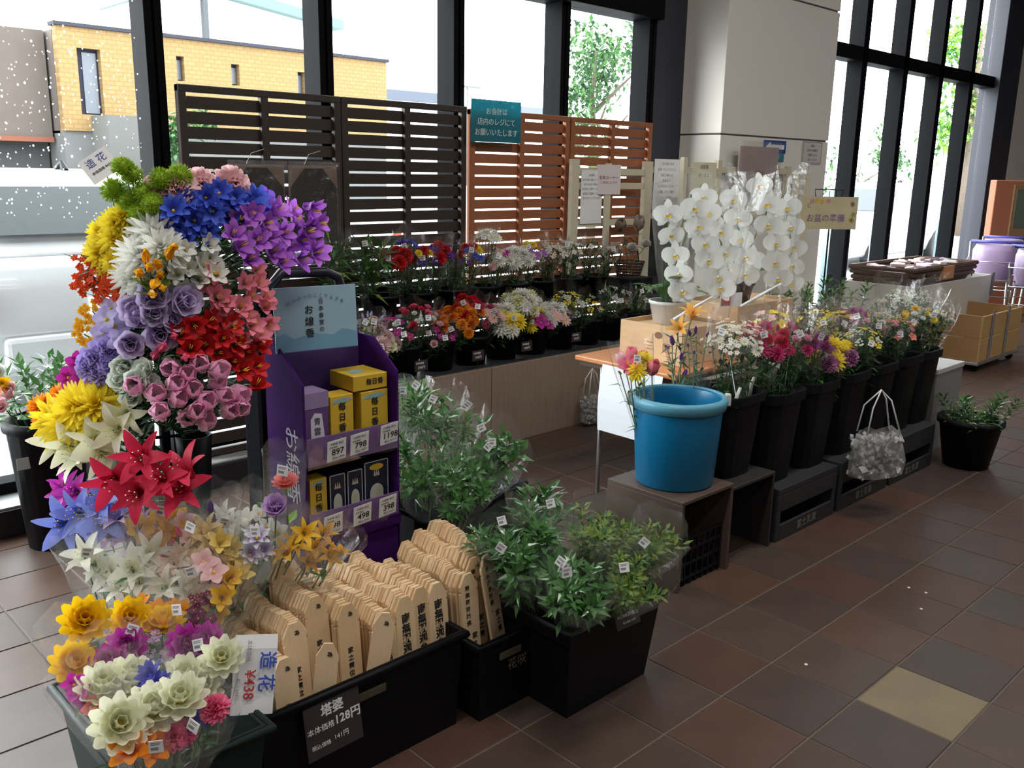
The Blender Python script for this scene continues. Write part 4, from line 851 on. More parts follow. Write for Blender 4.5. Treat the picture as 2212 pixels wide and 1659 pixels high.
def greens(label, group, root, c, r, kind, n, seed, wrap=1.15, sc_=1.0, tags=1, over=.05):
    rr = random.Random(seed); root = Vector(root); c = Vector(c); t = thing('wrapped_greenery_bundle', label, 'greenery', root, 0, group)
    ax = (c - root).normalized(); u = ax.orthogonal().normalized(); v = ax.cross(u)
    for i in range(n):
        rad = r * math.sqrt((i + .5) / n); a = i * 2.4; off = u * math.cos(a) * rad + v * math.sin(a) * rad
        top = c + off + ax * rr.uniform(-.25, .5) * r
        d = (top - root).normalized() + off * 2.2; s = sc_ * rr.uniform(.85, 1.15)
        M = T(*(top - d.normalized() * .2 * s - root)) @ d.to_track_quat('Z', 'Y').to_matrix().to_4x4() @ Matrix.Rotation(rr.uniform(0, 6.3), 4, 'Z') @ Matrix.Scale(s, 4)
        put('sprig', sprig(kind, i % 4), t, M=M)
    stems_and_leaves(t, root, root, [root.lerp(c, .9) + u * rr.uniform(-r, r) * .6 + v * rr.uniform(-r, r) * .6 for _ in range(5)], 0, .05, .02, (LEAF, LEAFD), rr)
    if wrap: sleeve(t, root, root.lerp(c, .6), c + ax * over, r * .6, r * wrap + .02, rr, rise=.03)
    for k in range(tags):
        tc = (Vector((0, 0, HC)) - c).normalized()
        label_tag(t, root, c + tc * (r * (wrap or 1) + .03) + Vector((.69, -.72, 0)) * rr.uniform(-.6, .6) * r + Vector((0, 0, rr.uniform(-.2, .9) * r)), .027, -.767 + rr.uniform(-.5, .5), rr.uniform(-.3, .2), rr.uniform(-.7, .7))
    return t
def green_pail():
    x0, x1, y0, y1, z1 = 1.79, 2.225, 1.595, 2.03, .3; cx, cy = (x0 + x1) / 2, (y0 + y1) / 2
    t = thing('square_pail', 'big square black pail of green sprigs on the tiles', 'pail', (cx, cy, 0))
    MB().taper(x0 - cx, x1 - cx, y0 - cy, y1 - cy, 0, z1, .03, wall=.008).build('body', BLACKP, t)
    mb = MB()
    for a, b, c, d in ((x0 - .014, x1 + .014, y0 - .014, y0), (x0 - .014, x1 + .014, y1, y1 + .014), (x0 - .014, x0, y0, y1), (x1, x1 + .014, y0, y1)): mb.cbox(a - cx, b - cx, c - cy, d - cy, z1 - .035, z1 + .002, .004)
    mb.build('rim', BLACKP, t)
    G = 'green sprig bundles in the square pail'
    greens('glossy dark green leaf bundle at the left of the square pail', G, (1.9, 1.85, .08), A(1135, 1190, 2.72), .12, 'glossy', 12, 1, tags=1)
    greens('tall glossy leaf sprigs rising at the back of the square pail', G, (1.95, 1.95, .08), A(1165, 1100, 2.92), .075, 'glossy', 7, 2, 1.2, 1.15, tags=1)
    greens('tight yellow-green leaf bundle at the back of the square pail', G, (2.05, 1.85, .08), A(1310, 1140, 2.86), .095, 'tight', 16, 3, tags=0)
    greens('tight yellow-green leaf bundle at the right rim of the square pail', G, (2.12, 1.8, .08), A(1415, 1165, 2.9), .075, 'tight', 11, 4, tags=1)
    greens('mixed leaf bundle in shiny wrap at the front of the square pail', G, (1.93, 1.72, .08), A(1245, 1265, 2.58), .08, 'glossy', 9, 5, 1.3, .8, tags=3)
    greens('dark leaf bundle in shiny wrap at the front right of the pail', G, (2.06, 1.72, .08), A(1365, 1245, 2.7), .08, 'tight', 10, 6, 1.3, .85, tags=1)
    greens('low glossy leaf bundle between the pail and long tablets', G, (1.86, 1.95, .06), A(1060, 1165, 2.85), .07, 'glossy', 7, 7, 1.2, .9, tags=1)
    t = thing('price_sign', 'small black price sign for green sprigs on the pail rim', 'sign', (2.0, 1.555, .3))
    M = Matrix.Rotation(-.1, 4, 'Z') @ Matrix.Rotation(-.35, 4, 'X') @ Matrix.Rotation(-.03, 4, 'Y')
    MB().cbox(-.05, .05, -.0012, .0012, -.03, .03, .001).build('board', MATS['dark_sign'], t, M=M); F = M @ T(0, -.0016, 0) @ FACE_Y
    text('本体価格', .011, F @ T(-.02, .006, 0), MATS['sign_white'], t); text('398円', .017, F @ T(.024, .007, 0), MATS['sign_white'], t, bold=.0003); text('税込価格 429円', .008, F @ T(.004, -.014, 0), MATS['sign_white'], t)
    MB().box(-.04, .04, .001, .002, .02, .05, M=M).build('clip', clear_mat('clip_clear', .2), t)
green_pail()

# ------------------------------------------------------------------ purple incense stand
def incense():
    x0, x1, y0, y1 = 1.385, 1.735, 2.34, 2.56
    VI = mat('purple_card', (.045, .008, .1), .85, .06, 5, spec=.08); VD = mat('purple_inside', (.05, .015, .1), .6, .06, 5); CL = clear_mat('price_rail', .12, rough=.05)
    t = thing('incense_stand', 'purple cardboard floor display of incense boxes', 'display stand', ((x0 + x1) / 2, y0, 0)); hx = (x1 - x0) / 2; D = y1 - y0
    side = [(0, 0), (D, 0), (D, 1.06), (.02 + D * .5, 1.06), (.0, .965)]
    for s, nm in ((-1, 'side_panel'), (1, 'side_panel')):
        mb = MB(); M = T(s * hx, 0, 0) @ Matrix.Rotation(PI / 2, 4, 'Z'); mb.prism(side, -.004, .004, M=M); o = mb.build(nm, VI, t)
        if s < 0: text('お線香', .085, T(-hx - .0046, .075, .7) @ FACE_X @ Matrix.Rotation(-PI / 2, 4, 'Z'), mat('pale_lilac_print', (.6, .55, .65), .6), o)
    MB().box(-hx, hx, D - .006, D, 0, 1.08).build('back_panel', VD, t)
    MB().box(-hx, hx, .0, D, 0, .44).build('plinth', VI, t)
    for z, dz in ((.735, .06), (.5, .05)):
        sh = MB().box(-hx + .004, hx - .004, .004, D, z - .01, z).build('shelf', VD, t)
        MB().box(-hx + .004, hx - .004, -.004, .002, z - .03, z + dz).build('front_lip', mat('lilac_lip', (.16, .09, .22), .5), t)
        MB().add([(-hx, -.012, z - .035), (hx, -.012, z - .035), (hx, -.03, z + dz), (-hx, -.03, z + dz)], [(0, 1, 2, 3)]).build('price_rail', CL, t)
    MB().box(-hx, hx, -.012, -.006, .44, .475).build('kick_strip', VI, t)
    tags = [(-.085, .76, '897'), (-.0, .765, '798'), (.115, .775, '1198'), (-.105, .52, '398'), (.005, .525, '498'), (.105, .53, '398')]
    for x, z, n in tags:
        M = T(x, -.034, z - .005) @ Matrix.Rotation(.2, 4, 'X') @ Matrix.Rotation(-.08, 4, 'Y'); p = MB().box(-.034, .034, -.0006, .0006, -.036, .036).build('price_card', WHITE, t, M=M)
        F = T(0, -.001, 0) @ FACE_Y; text(n, .03, F @ T(.004, -.006, 0), INK, p, bold=.0003); text('お線香 毎日', .009, F @ T(0, .024, 0), GREYINK, p); text('本体価格', .0075, F @ T(-.012, .012, 0), GREYINK, p); text('税込 ¥' + str(int(int(n) * 1.1)), .01, F @ T(.006, -.026, 0), GREYINK, p)
    # header card
    cdM = T(-.185, D * .6, 1.045) @ Matrix.Rotation(-.17, 4, 'Z') @ Matrix.Rotation(-.06, 4, 'X')
    h = MB().box(-.0, .272, 0, .004, 0, .2).build('header_card', mat('sky_blue_print', (.3, .46, .56), .6, .1, 4), t, M=cdM)
    MB().prism([(.002, .002), (.27, .002), (.27, .05), (.22, .062), (.19, .045), (.12, .055), (.06, .04), (.03, .06), (.002, .05)], -.001, 0).build('printed_hills', mat('print_blue', (.16, .33, .48), .6), h)
    F = FACE_Y
    text('日本香堂の', .018, T(.152, -.0015, .108) @ F, INK, h, True); text('お線香', .03, T(.112, -.0015, .09) @ F, INK, h, True, .0004)
    for i, ch in enumerate('せいかつにここちよさを'):
        u = (i - 5) / 5; text(ch, .014, T(.136 + u * .088, -.0015, .172 - .022 * u * u) @ F @ Matrix.Rotation(-u * .35, 4, 'Z'), mat('pale_blue_ink', (.16, .26, .34), .6), h)
    # boxes, each its own thing
    YB = mat('yellow_carton', (.62, .4, .03), .5, .08, 5); BLP = mat('pale_blue_band', (.25, .4, .42), .5, .15, 20); LIL = mat('lilac_carton', (.27, .2, .36), .5, .08, 5); PUP = mat('purple_carton', (.11, .05, .17), .5, .08, 5); NAVY = mat('navy_carton', (.012, .016, .04), .45, .1); CRD = mat('cream_print', (.55, .53, .42), .6)
    cx0 = (x0 + x1) / 2
    def ybox(label, x, z, w, hh, d, rz=0, flat=False, y=y0 + .03):
        b = thing('incense_box', label, 'box', (cx0 + x, y, z), rz, 'incense boxes on the purple stand')
        MB().cbox(-w / 2, w / 2, 0, d, 0, hh, .0015, seg=1).build('carton', YB, b)
        if flat: text('毎日香', .022, T(w * .12, -.0012, hh / 2) @ FACE_Y, INK, b, bold=.0004); MB().box(-w * .3, w * .1, d * .3, d * .6, hh, hh + .0006).build('printed_band', BLP, b)
        else:
            text('毎日香', .028, T(0, -.0012, hh * .58) @ FACE_Y, INK, b, True, .0005)
            for zz, sx in ((.86, .1), (.06, .5)): MB().prism([(-w * .46, hh * zz), (w * .46 * (sx + .4), hh * zz), (w * .46, hh * (zz + .05)), (w * .1, hh * (zz + .1)), (-w * .3, hh * (zz + .07))], -.0008, 0).build('printed_band', BLP, b)
    ybox('tall yellow incense box on the upper shelf beside the lilac box', -.02, .735, .085, .172, .07)
    ybox('tall yellow incense box at the right of the upper shelf', .105, .735, .105, .168, .08)
    ybox('flat yellow incense box lying across the two tall ones', .09, .909, .13, .05, .14, -.02, True)
    ybox('yellow incense box on the lower shelf', -.115, .5, .062, .15, .06)
    b = thing('incense_box', 'lilac and purple incense box at the left of upper shelf', 'box', (cx0 - .115, y0 + .03, .735), 0, 'incense boxes on the purple stand')
    MB().cbox(-.045, .045, 0, .09, 0, .16, .0015, seg=1).build('carton', PUP, b); MB().box(-.0455, .0455, -.001, .091, .145, .195).build('lid', LIL, b)
    MB().prism([(-.02, .0), (.035, .0), (.02, .125), (-.005, .13), (-.02, .11)], -.001, 0).build('printed_label', mat('pale_lilac_print', (.6, .55, .65), .6), b); text('青雲', .026, T(.003, -.0016, .085) @ FACE_Y, INK, b, True)
    for x, w, lb in ((-.045, .058, 'narrow navy candle box next to the yellow one'), (.022, .058, 'second narrow navy candle box on the lower shelf'), (.107, .095, 'wide navy candle box with yellow crest at lower right')):
        b = thing('incense_box', lb, 'box', (cx0 + x, y0 + .03, .5), 0, 'incense boxes on the purple stand'); hh = .15 if w < .06 else .165
        MB().cbox(-w / 2, w / 2, 0, .06, 0, hh, .0015, seg=1).build('carton', NAVY, b)
        n = 10; MB().prism([(-w * .28, .01), (w * .28, .01), (w * .28, .055)] + [(w * .28 * math.cos(PI * i / n), .055 + .03 * math.sin(PI * i / n)) for i in range(1, n)] + [(-w * .28, .055)], -.001, 0).build('printed_window', CRD, b)
        MB().prism([(-.012, hh * .68), (-.008, hh * .82), (-.003, hh * .7), (0, hh * .84), (.003, hh * .7), (.008, hh * .82), (.012, hh * .68)], -.001, 0).build('printed_crest', CRD, b)
        mb = MB(); 
        for a, bb, c, d in ((-w / 2, w / 2, hh - .003, hh), (-w / 2, -w / 2 + .003, 0, hh), (w / 2 - .003, w / 2, 0, hh)): mb.box(a, bb, -.0012, 0, c, d)
        mb.build('printed_border', mat('border_print', (.45, .46, .5), .6), b)
        if w > .06: MB().prism([(.028 * math.cos(2 * PI * i / 12), hh - .022 + .011 * math.sin(2 * PI * i / 12)) for i in range(12)], -.0012, 0).build('printed_crest', YB, b)
    # frame with rounded handle behind the stand
    t = thing('trolley', 'black trolley with rounded chrome-edged handle behind the incense card', 'trolley', (1.62, 2.7, 0))
    pts = []
    for (x, z) in ((-.14, 0), (-.14, 1.15), (-.13, 1.22), (-.09, 1.262), (.08, 1.255), (.13, 1.235), (.15, 1.17), (.15, 0)): pts.append((x, 0, z))
    MB().tube(pts, .018, 8).build('handle', mat('glossy_black', (.01, .01, .016), .35, spec=.25), t, True)
    MB().cbox(-.2, -.07, -.03, .1, .3, 1.19, .02).build('side_bin', mat('matte_black_cloth', (.006, .006, .008), .9, .2, spec=.02), t); MB().cbox(-.16, .14, -.05, .3, .05, .12, .01).build('deck', BLACKP, t)
    for x, y in ((-.14, 0), (.12, 0), (-.14, .26), (.12, .26)): MB().lathe([(.0, -.012), (.03, -.012), (.03, .012), (0, .012)], 12).build('wheel', BLACKP, t, True, M=T(x, y, .03) @ Matrix.Rotation(PI / 2, 4, 'Y'))
incense()

# ------------------------------------------------------------------ greens box behind the stand
def mid_greens():
    x0, x1, y0, y1, z1 = 1.86, 2.42, 2.42, 2.8, .4; cx, cy = (x0 + x1) / 2, (y0 + y1) / 2
    t = thing('square_pail', 'black pail of wrapped greens right of the incense stand', 'pail', (cx, cy, 0))
    MB().taper(x0 - cx, x1 - cx, y0 - cy, y1 - cy, 0, z1, .03).build('body', BLACKP, t); MB().tube([(x0 - cx, y0 - cy, z1), (x1 - cx, y0 - cy, z1), (x1 - cx, y1 - cy, z1), (x0 - cx, y1 - cy, z1)], .012, 6, closed=True).build('rim', BLACKP, t, True)
    G = 'wrapped greens right of the incense stand'
    greens('dense low green sprigs in the pail beside the incense stand', G, (2.0, 2.55, .12), A(925, 1010, 3.18), .12, 'loose', 12, 31, 1.15, .8, tags=0)
    greens('white-tipped leaf bundle standing tall in clear wrap', G, (2.1, 2.62, .12), A(930, 880, 3.32), .09, 'loose', 8, 32, 1.3, .95, tags=2)
    greens('leafy bundle in clear wrap with folded white label', G, (2.2, 2.62, .12), A(985, 905, 3.38), .075, 'pale', 8, 33, 1.35, .9, tags=2)
    greens('broad-leaf bundle in clear wrap at the right of this pail', G, (2.28, 2.62, .12), A(1055, 980, 3.3), .105, 'loose', 11, 34, 1.25, .9, tags=3)
    greens('glossy leaf bundle at the front of the pail by the stand', G, (2.1, 2.5, .12), A(1000, 1040, 3.1), .1, 'glossy', 10, 35, 1.1, .75, tags=0)
    greens('slim grass-green bundle close to the incense stand edge', G, (2.02, 2.75, .12), A(885, 850, 3.4), .055, 'pale', 9, 36, 1.3, 1.0, tags=1)
mid_greens()

# ------------------------------------------------------------------ plant pot on the sill at the left edge
def left_pot():
    p = Vector((1.17, 4.3, .137)); t = thing('plant_pot', 'tall black pot of pale green foliage on the sill at the left edge', 'pot', (p.x - .02, 4.02, 0))
    MB().lathe([(.12, 0), (.16, .52), (.175, .52), (.175, .56), (.15, .56), (.11, .03)], 24, cap0=True).build('body', BLACKP, t, True)
    MB().box(-.16, -.11, -.1, -.098, .38, .43).build('maker_label', mat('grey_print', (.3, .3, .3), .7), t)
    rr = random.Random(44); c = Vector((0, 0, .7))
    for i in range(16):
        a = i * 2.4; r = .15 * math.sqrt((i + .5) / 16); d = Vector((math.cos(a) * r * 4, math.sin(a) * r * 4, 1))
        put('sprig', sprig('loose', i % 4), t, M=T(math.cos(a) * r, math.sin(a) * r, .5 + rr.uniform(0, .08)) @ d.to_track_quat('Z', 'Y').to_matrix().to_4x4() @ Matrix.Rotation(a, 4, 'Z') @ Matrix.Scale(1.15, 4))
    b = Vector(t.location)
    for px, py, k, c_, s in ((15, 850, 'tulip', PNK, .09), (5, 830, 'mum', YEL, .07), (0, 880, 'rose', PNK, .08), (22, 838, 'rose', PNK, .06), (-8, 805, 'rose', WHT, .09)):
        bloom(t, b, k, c_, A(px, py, 3.95), (-.3, -.8, .6), s, rr)
left_pot()
# ================================================================== BACK: slatted panels
def fences():
    DK = mat('dark_stained_wood', (.028, .017, .013), .55, .25, 5, stretch=(1, 20, 20)); OR = mat('red_brown_wood', (.3, .1, .038), .55, .2, 5, stretch=(1, 20, 20))
    def panel(label, x0, x1, m, zt=1.975):
        w = x1 - x0; cx = (x0 + x1) / 2; t = thing('slatted_panel', label, 'fence panel', (cx, 4.3, .137), 0, 'slatted privacy panels before the glass')
        h = w / 2; H = zt - .137
        for x in (-h + .02, 0, h - .02): MB().cbox(x - .02, x + .02, -.018, .018, 0, H, .003, seg=1).build('stile', m, t)
        for z in (H - .012, .03): MB().cbox(-h, h, -.02, .02, z - .022, z + .012, .003, seg=1).build('rail', m, t)
        n = int((H - .06) / .0695); me = MB().cbox(-h + .02, h - .02, -.005, .007, -.0288, .0288, .002, seg=1).mesh('slat', m)
        for i in range(n): put('slat', me, t, M=T(0, .012, H - .079 - i * .0695) @ Matrix.Rotation(RND.uniform(-.04, .04), 4, 'X'))
    panel('dark brown slatted panel nearest the flower tower', 1.93, 2.825, DK); panel('dark brown slatted panel beside the red-brown ones', 2.83, 3.715, DK)
    panel('red-brown slatted panel behind the teal notice', 3.745, 4.63, OR, 1.965); panel('red-brown slatted panel ending at the slate wall panel', 4.64, 5.52, OR, 1.965)
    # teal notice
    a, b = AY(1018, 212, 4.24), AY(1124, 310, 4.24); cx, cz = (a.x + b.x) / 2, (a.z + b.z) / 2; w, h = b.x - a.x, a.z - b.z
    t = thing('hanging_notice', 'teal translucent notice hung over the red-brown slatted panel', 'sign', (cx, 4.24, cz))
    MB().box(-w / 2, w / 2, -.001, .001, -h / 2, h / 2).build('sheet', mat('teal_sheet', (.02, .32, .38), .3, .06, trans=.55), t)
    MB().box(-w / 2 - .01, w / 2 + .01, -.003, -.0022, -h / 2 - .01, h / 2 + .012).build('clear_cover', clear_mat('sleeve_clear', .06, rough=.1, wrinkle=.3), t)
    WT = mat('sign_pale', (.65, .72, .72), .6, .02); F = T(0, -.0018, 0) @ FACE_Y
    for i, s in enumerate(('お会計は', '店内のレジにて', 'お願いいたします')): text(s, .045, F @ T(0, .055 - i * .062, 0), WT, t, bold=.0004)
    MB().tube([(0, 0, h / 2), (.02, .03, h / 2 + .02)], .002, 4).build('string', WT, t)
    # black cloths in clear bags
    for i, (x0, x1) in enumerate(((2.126, 2.45), (2.46, 2.765))):
        cx = (x0 + x1) / 2; w = (x1 - x0) / 2; t = thing('bagged_cloth', ('folded black cloth in a clear bag hung on the panel, behind the violet trumpets' if i else 'folded black cloth in a clear bag hung on the panel, above the pink carnations'), 'bag', (cx, 4.23, 1.42), 0, 'bagged black cloths')
        MB().prism([(-w * .9, -.2), (w * .9, -.2), (w * .9, .08), (w * .35, .18), (-w * .35, .18), (-w * .9, .08)], -.004, .004).build('black_cloth', mat('black_cloth', (.015, .014, .014), .8, .3, 10), t)
        MB().prism([(-w * .96, -.21), (w * .96, -.21), (w * .96, .195), (-w * .96, .195)], .006, .009).build('backing_card', mat('brown_card', (.16, .11, .085), .7), t)
        mb = MB(); n = 6
        for q in range(n + 1):
            for p in range(n + 1): mb.v.append((-w + 2 * w * p / n, -.014 + RND.uniform(-.006, .006), -.215 + .43 * q / n)); mb.t.append(0)
        for q in range(n):
            for p in range(n): k = q * (n + 1) + p; mb.f.append([k, k + 1, k + n + 2, k + n + 1]); mb.m.append(0)
        mb.build('clear_bag', clear_mat('bag_film', .05, rough=.2, wrinkle=.6, milk=.1), t)
        MB().tube([(-.06, -.01, .2), (-.02, .01, .25), (.05, .01, .27)], .0015, 4).build('string', WT, t)
fences()

# ------------------------------------------------------------------ wood-fronted counter, upper shelf and pots
def pot(label, group, x, y, z, r=.1, h=.18, name='flower_pot', sq=0, m=BLACKP):
    mb = MB(); mb.lathe([(r * .78, 0), (r * .97, h * .9), (r * 1.06, h * .9), (r * 1.06, h), (r * .95, h), (r * .75, .01)], 20 if not sq else 24, cap0=True, sq=sq)
    k = len(mb.v); n = 20 if not sq else 24; mb.f.append([k - n + j for j in range(n)]); mb.m.append(0)
    return tag(mb.build(name, m, None, not sq, loc=(x, y, z)), label, 'bucket', group)
ORD_ = ('first', 'second', 'third', 'fourth', 'fifth', 'sixth', 'seventh', 'eighth', 'ninth', 'tenth', 'eleventh', 'twelfth', 'thirteenth', 'fourteenth', 'fifteenth', 'sixteenth')
def counter():
    OAK = mat('grey_oak_laminate', (.27, .2, .15), .5, .22, 4, stretch=(14, 14, .7)); TOP = mat('dark_counter_top', (.03, .03, .035), .4, .1)
    for i, (x0, x1) in enumerate(((2.55, 3.508), (3.512, 4.47), (4.474, 5.4))):
        t = thing('counter_unit', ('wood-fronted counter unit next to the incense stand', 'wood-fronted counter unit left of the white bag', 'wood-fronted counter unit behind the orange table')[i], 'counter', ((x0 + x1) / 2, 3.81, 0), 0, 'wood-fronted counter units'); h = (x1 - x0) / 2
        MB().box(-h, h, .02, .38, 0, .475).build('carcass', TOP, t); MB().cbox(-h + .001, h - .001, 0, .019, 0, .485, .0015, seg=1).build('front_panel', OAK, t)
    tag(MB().cbox(2.55, 5.4, 3.83, 4.2, .476, .49, .003).build('worktop', TOP), 'long dark worktop under the lower row of pots', 'worktop')
    t = thing('display_riser', 'black shelf carrying the upper row of flower pots', 'shelf', (3.9, 4.14, 0))
    MB().cbox(-1.35, 1.55, -.14, .09, .76, .78, .003).build('board', BLACKP, t)
    for x in (-1.4, -.45, .45, 1.4): MB().box(x - .015, x + .015, .04, .07, 0, .76).build('leg', BLACKP, t)
    for i in range(10):
        x = 2.72 + i * .255; pot('black flower pot on the counter, %s from the incense stand' % ORD_[i], 'pots on the counter', x, 3.98, .49, .116, .17)
    for i in range(9):
        x = 2.7 + i * .255; pot('black flower pot on the upper shelf, %s from the flower tower' % ORD_[i], 'pots on the upper shelf', x, 4.14, .78, .105, .14)
    GW = K((.72, .74, .66), (.8, .8, .74), 'g')
    lower = [ # px, py, r, items, n, size, words
      (800, 700, .09, [('bud', PLV, .7), ('bud', LAV, .8)], 8, .05, 'lilac bud'),
      (812, 738, .1, [('carn', K((.8, .66, .62), (.82, .6, .6)), 1), ('rose', CRM, .8)], 9, .085, 'blush pink carnation'),
      (862, 715, .1, [('bloss', MAG, .8), ('rose', MINT, .6), ('bud', HPK, .8), ('bloss', K((.5, .04, .2)), .8)], 10, .055, 'magenta and white blossom'),
      (905, 688, .1, [('rose', CRIM, .7), ('rose', WHT, .6), ('rose', HPK, .8)], 10, .06, 'red and white rose'),
      (945, 722, .1, [('rose', PNK, .8), ('bloss', MAG, .7), ('bud', PNK, .8)], 9, .055, 'pink rose'),
      (985, 700, .12, [('carn', ORG, .9), ('carn', K((.75, .2, .02)), .8)], 13, .06, 'orange carnation'),
      (1012, 668, .09, [('carn', RED, .9), ('mum', ORG, .8), ('carn', CRIM, .9)], 8, .065, 'scarlet and orange carnation'),
      (1055, 682, .09, [('mum', K((.5, .08, .16)), .8), ('daisy', PNK, .9), ('rose', PNK, .7)], 8, .065, 'dusty pink daisy'),
      (1092, 690, .11, [('mum', WHT, 1), ('mum', LEM, 1), ('daisy', WHT, .9)], 11, .085, 'white and lemon chrysanthemum'),
      (1128, 660, .1, [('mum', WHT, 1), ('mum', K((.8, .8, .5)), .9)], 10, .085, 'snow white chrysanthemum'),
      (1160, 690, .09, [('mum', LEM, 1), ('bloss', MAG, .9), ('mum', WHT, 1)], 8, .08, 'yellow and magenta chrysanthemum'),
      (1195, 680, .1, [('mum', WHT, 1), ('daisy', PNK, .8), ('mum', WHT, .8)], 9, .08, 'white and rose chrysanthemum'),
      (1225, 650, .09, [('spray', LEM, .8), ('spray', GW, .7)], 8, .05, 'tiny yellow spray'),
      (1265, 665, .11, [('spray', LEM, .7), ('spray', MINT, .7)], 9, .05, 'feathery yellow-green spray'),
      (1325, 645, .12, [('spray', GW, .7), ('bud', WHT, .6)], 9, .045, 'dark green leafy'),
      (1385, 640, .1, [('spray', GW, .8), ('bud', MINT, .7)], 7, .05, 'white-sprigged leafy')]
    for i, (px, py, r, it, n, s, wd) in enumerate(lower):
        c = AY(px, py, 3.9); bouquet('%s bouquet in the counter row, %s from the incense stand' % (wd, ORD_[i]), 'wrapped bouquets in the counter row', (c.x + .0, 3.98, .52), c, r, it, n + 2, s * 1.12, 500 + i, nleaf=18, L=.055, wrap=1.2, tags=1 if i % 2 else 2, over=.08)
    upper = [
      (725, 540, .07, [('bud', MINT, .6)], 4, .03, 'tall grassy', (LEAF, LEAFY), .12, 10), (800, 545, .1, [('bud', MINT, .6)], 5, .03, 'broad spear-leaf', (LEAF, LEAFY), .16, 8),
      (855, 562, .08, [('carn', RED, 1), ('bud', ORG, .6)], 6, .075, 'red carnation', None, .05, 6), (880, 545, .08, [('star', K((.1, .06, .4)), .8), ('mum', LEM, .7), ('star', BLU, .7)], 8, .06, 'indigo and yellow', None, .05, 6),
      (912, 560, .08, [('carn', RED, 1), ('star', K((.1, .06, .4)), .7), ('mum', LEM, .6)], 7, .07, 'red carnation and indigo', None, .05, 6), (945, 552, .08, [('carn', RED, .9), ('star', DPU, .8)], 7, .065, 'red and violet', None, .05, 6),
      (985, 560, .09, [('bud', LAV, .7), ('star', DPU, .6), ('rose', WHT, .5)], 7, .05, 'muted violet', None, .06, 8), (1018, 550, .08, [('carn', RED, .8), ('star', BLU, .7), ('mum', LEM, .7)], 7, .06, 'red blue and yellow', None, .05, 6),
      (1055, 512, .06, [('daisy', WHT, .9)], 6, .06, 'single tall white daisy', None, .04, 4), (1078, 560, .08, [('mum', PNK, .8), ('mum', WHT, .9), ('bloss', MAG, .6)], 8, .07, 'pink and white chrysanthemum', None, .05, 5),
      (1115, 562, .1, [('mum', WHT, 1), ('mum', WHT, .9)], 10, .075, 'pure white chrysanthemum', None, .05, 5), (1150, 545, .08, [('mum', LEM, .9), ('bloss', PUR, .8), ('bud', ORG, .6)], 7, .06, 'yellow and purple', None, .05, 6),
      (1190, 548, .09, [('spray', WHT, .9)], 9, .05, 'white baby-blossom', (LEAFD, LEAF), .05, 7), (1232, 540, .09, [('daisy', WHT, .6), ('spray', GW, .8)], 9, .05, 'small white daisy', (LEAFD, LEAF), .05, 7),
      (1275, 535, .1, [('bud', YEL, .6), ('rose', MINT, .4)], 5, .04, 'dark leafy', (LEAFD, LEAFG), .06, 12), (1312, 550, .09, [('tulip', WHT, .6), ('bud', MINT, .6)], 5, .05, 'white bud and dark leaf', (LEAFD, LEAF), .06, 9)]
    for i, (px, py, r, it, n, s, wd, lm, LL, nl) in enumerate(upper):
        c = AY(px, py, 4.08); bouquet('%s bouquet on the upper shelf, %s from the flower tower' % (wd, ORD_[i]), 'wrapped bouquets on the upper shelf', (c.x + .03, 4.15, .82), c, r, it, n + 2, s * 1.1, 540 + i, nleaf=nl * 2 + 4, L=LL, Wd=.016 if LL < .1 else .03, lm=lm or (LEAF, LEAFD), wrap=1.15, tags=1, over=.09)
    # small dark price signs on clips
    for i, px in enumerate((910, 1033, 1138, 1245)):
        p = AY(px, (790, 768, 748, 728)[i], 3.8); t = thing('price_sign', 'small black price sign on a clip at the counter edge, %s from the incense stand' % ORD_[i], 'sign', p, 0, 'price signs along the counter edge')
        MB().cbox(-.045, .045, -.001, .001, -.03, .03, .001).build('board', MATS['dark_sign'], t); MB().tube([(0, .004, -.09), (0, .004, -.03)], .002, 5).build('clip', clear_mat('clip_clear', .2), t)
        text('本体価格', .014, T(-.01, -.002, .014) @ FACE_Y, MATS['sign_white'], t); text(('298円', '398円', '498円', '598円')[i], .02, T(.0, -.002, -.01) @ FACE_Y, MATS['sign_white'], t)
    hanging_bag('white plastic carrier bag hanging at the end of the wood-fronted counter', Vector((4.33, 3.74, .22)), .085, .2, .16, 3)
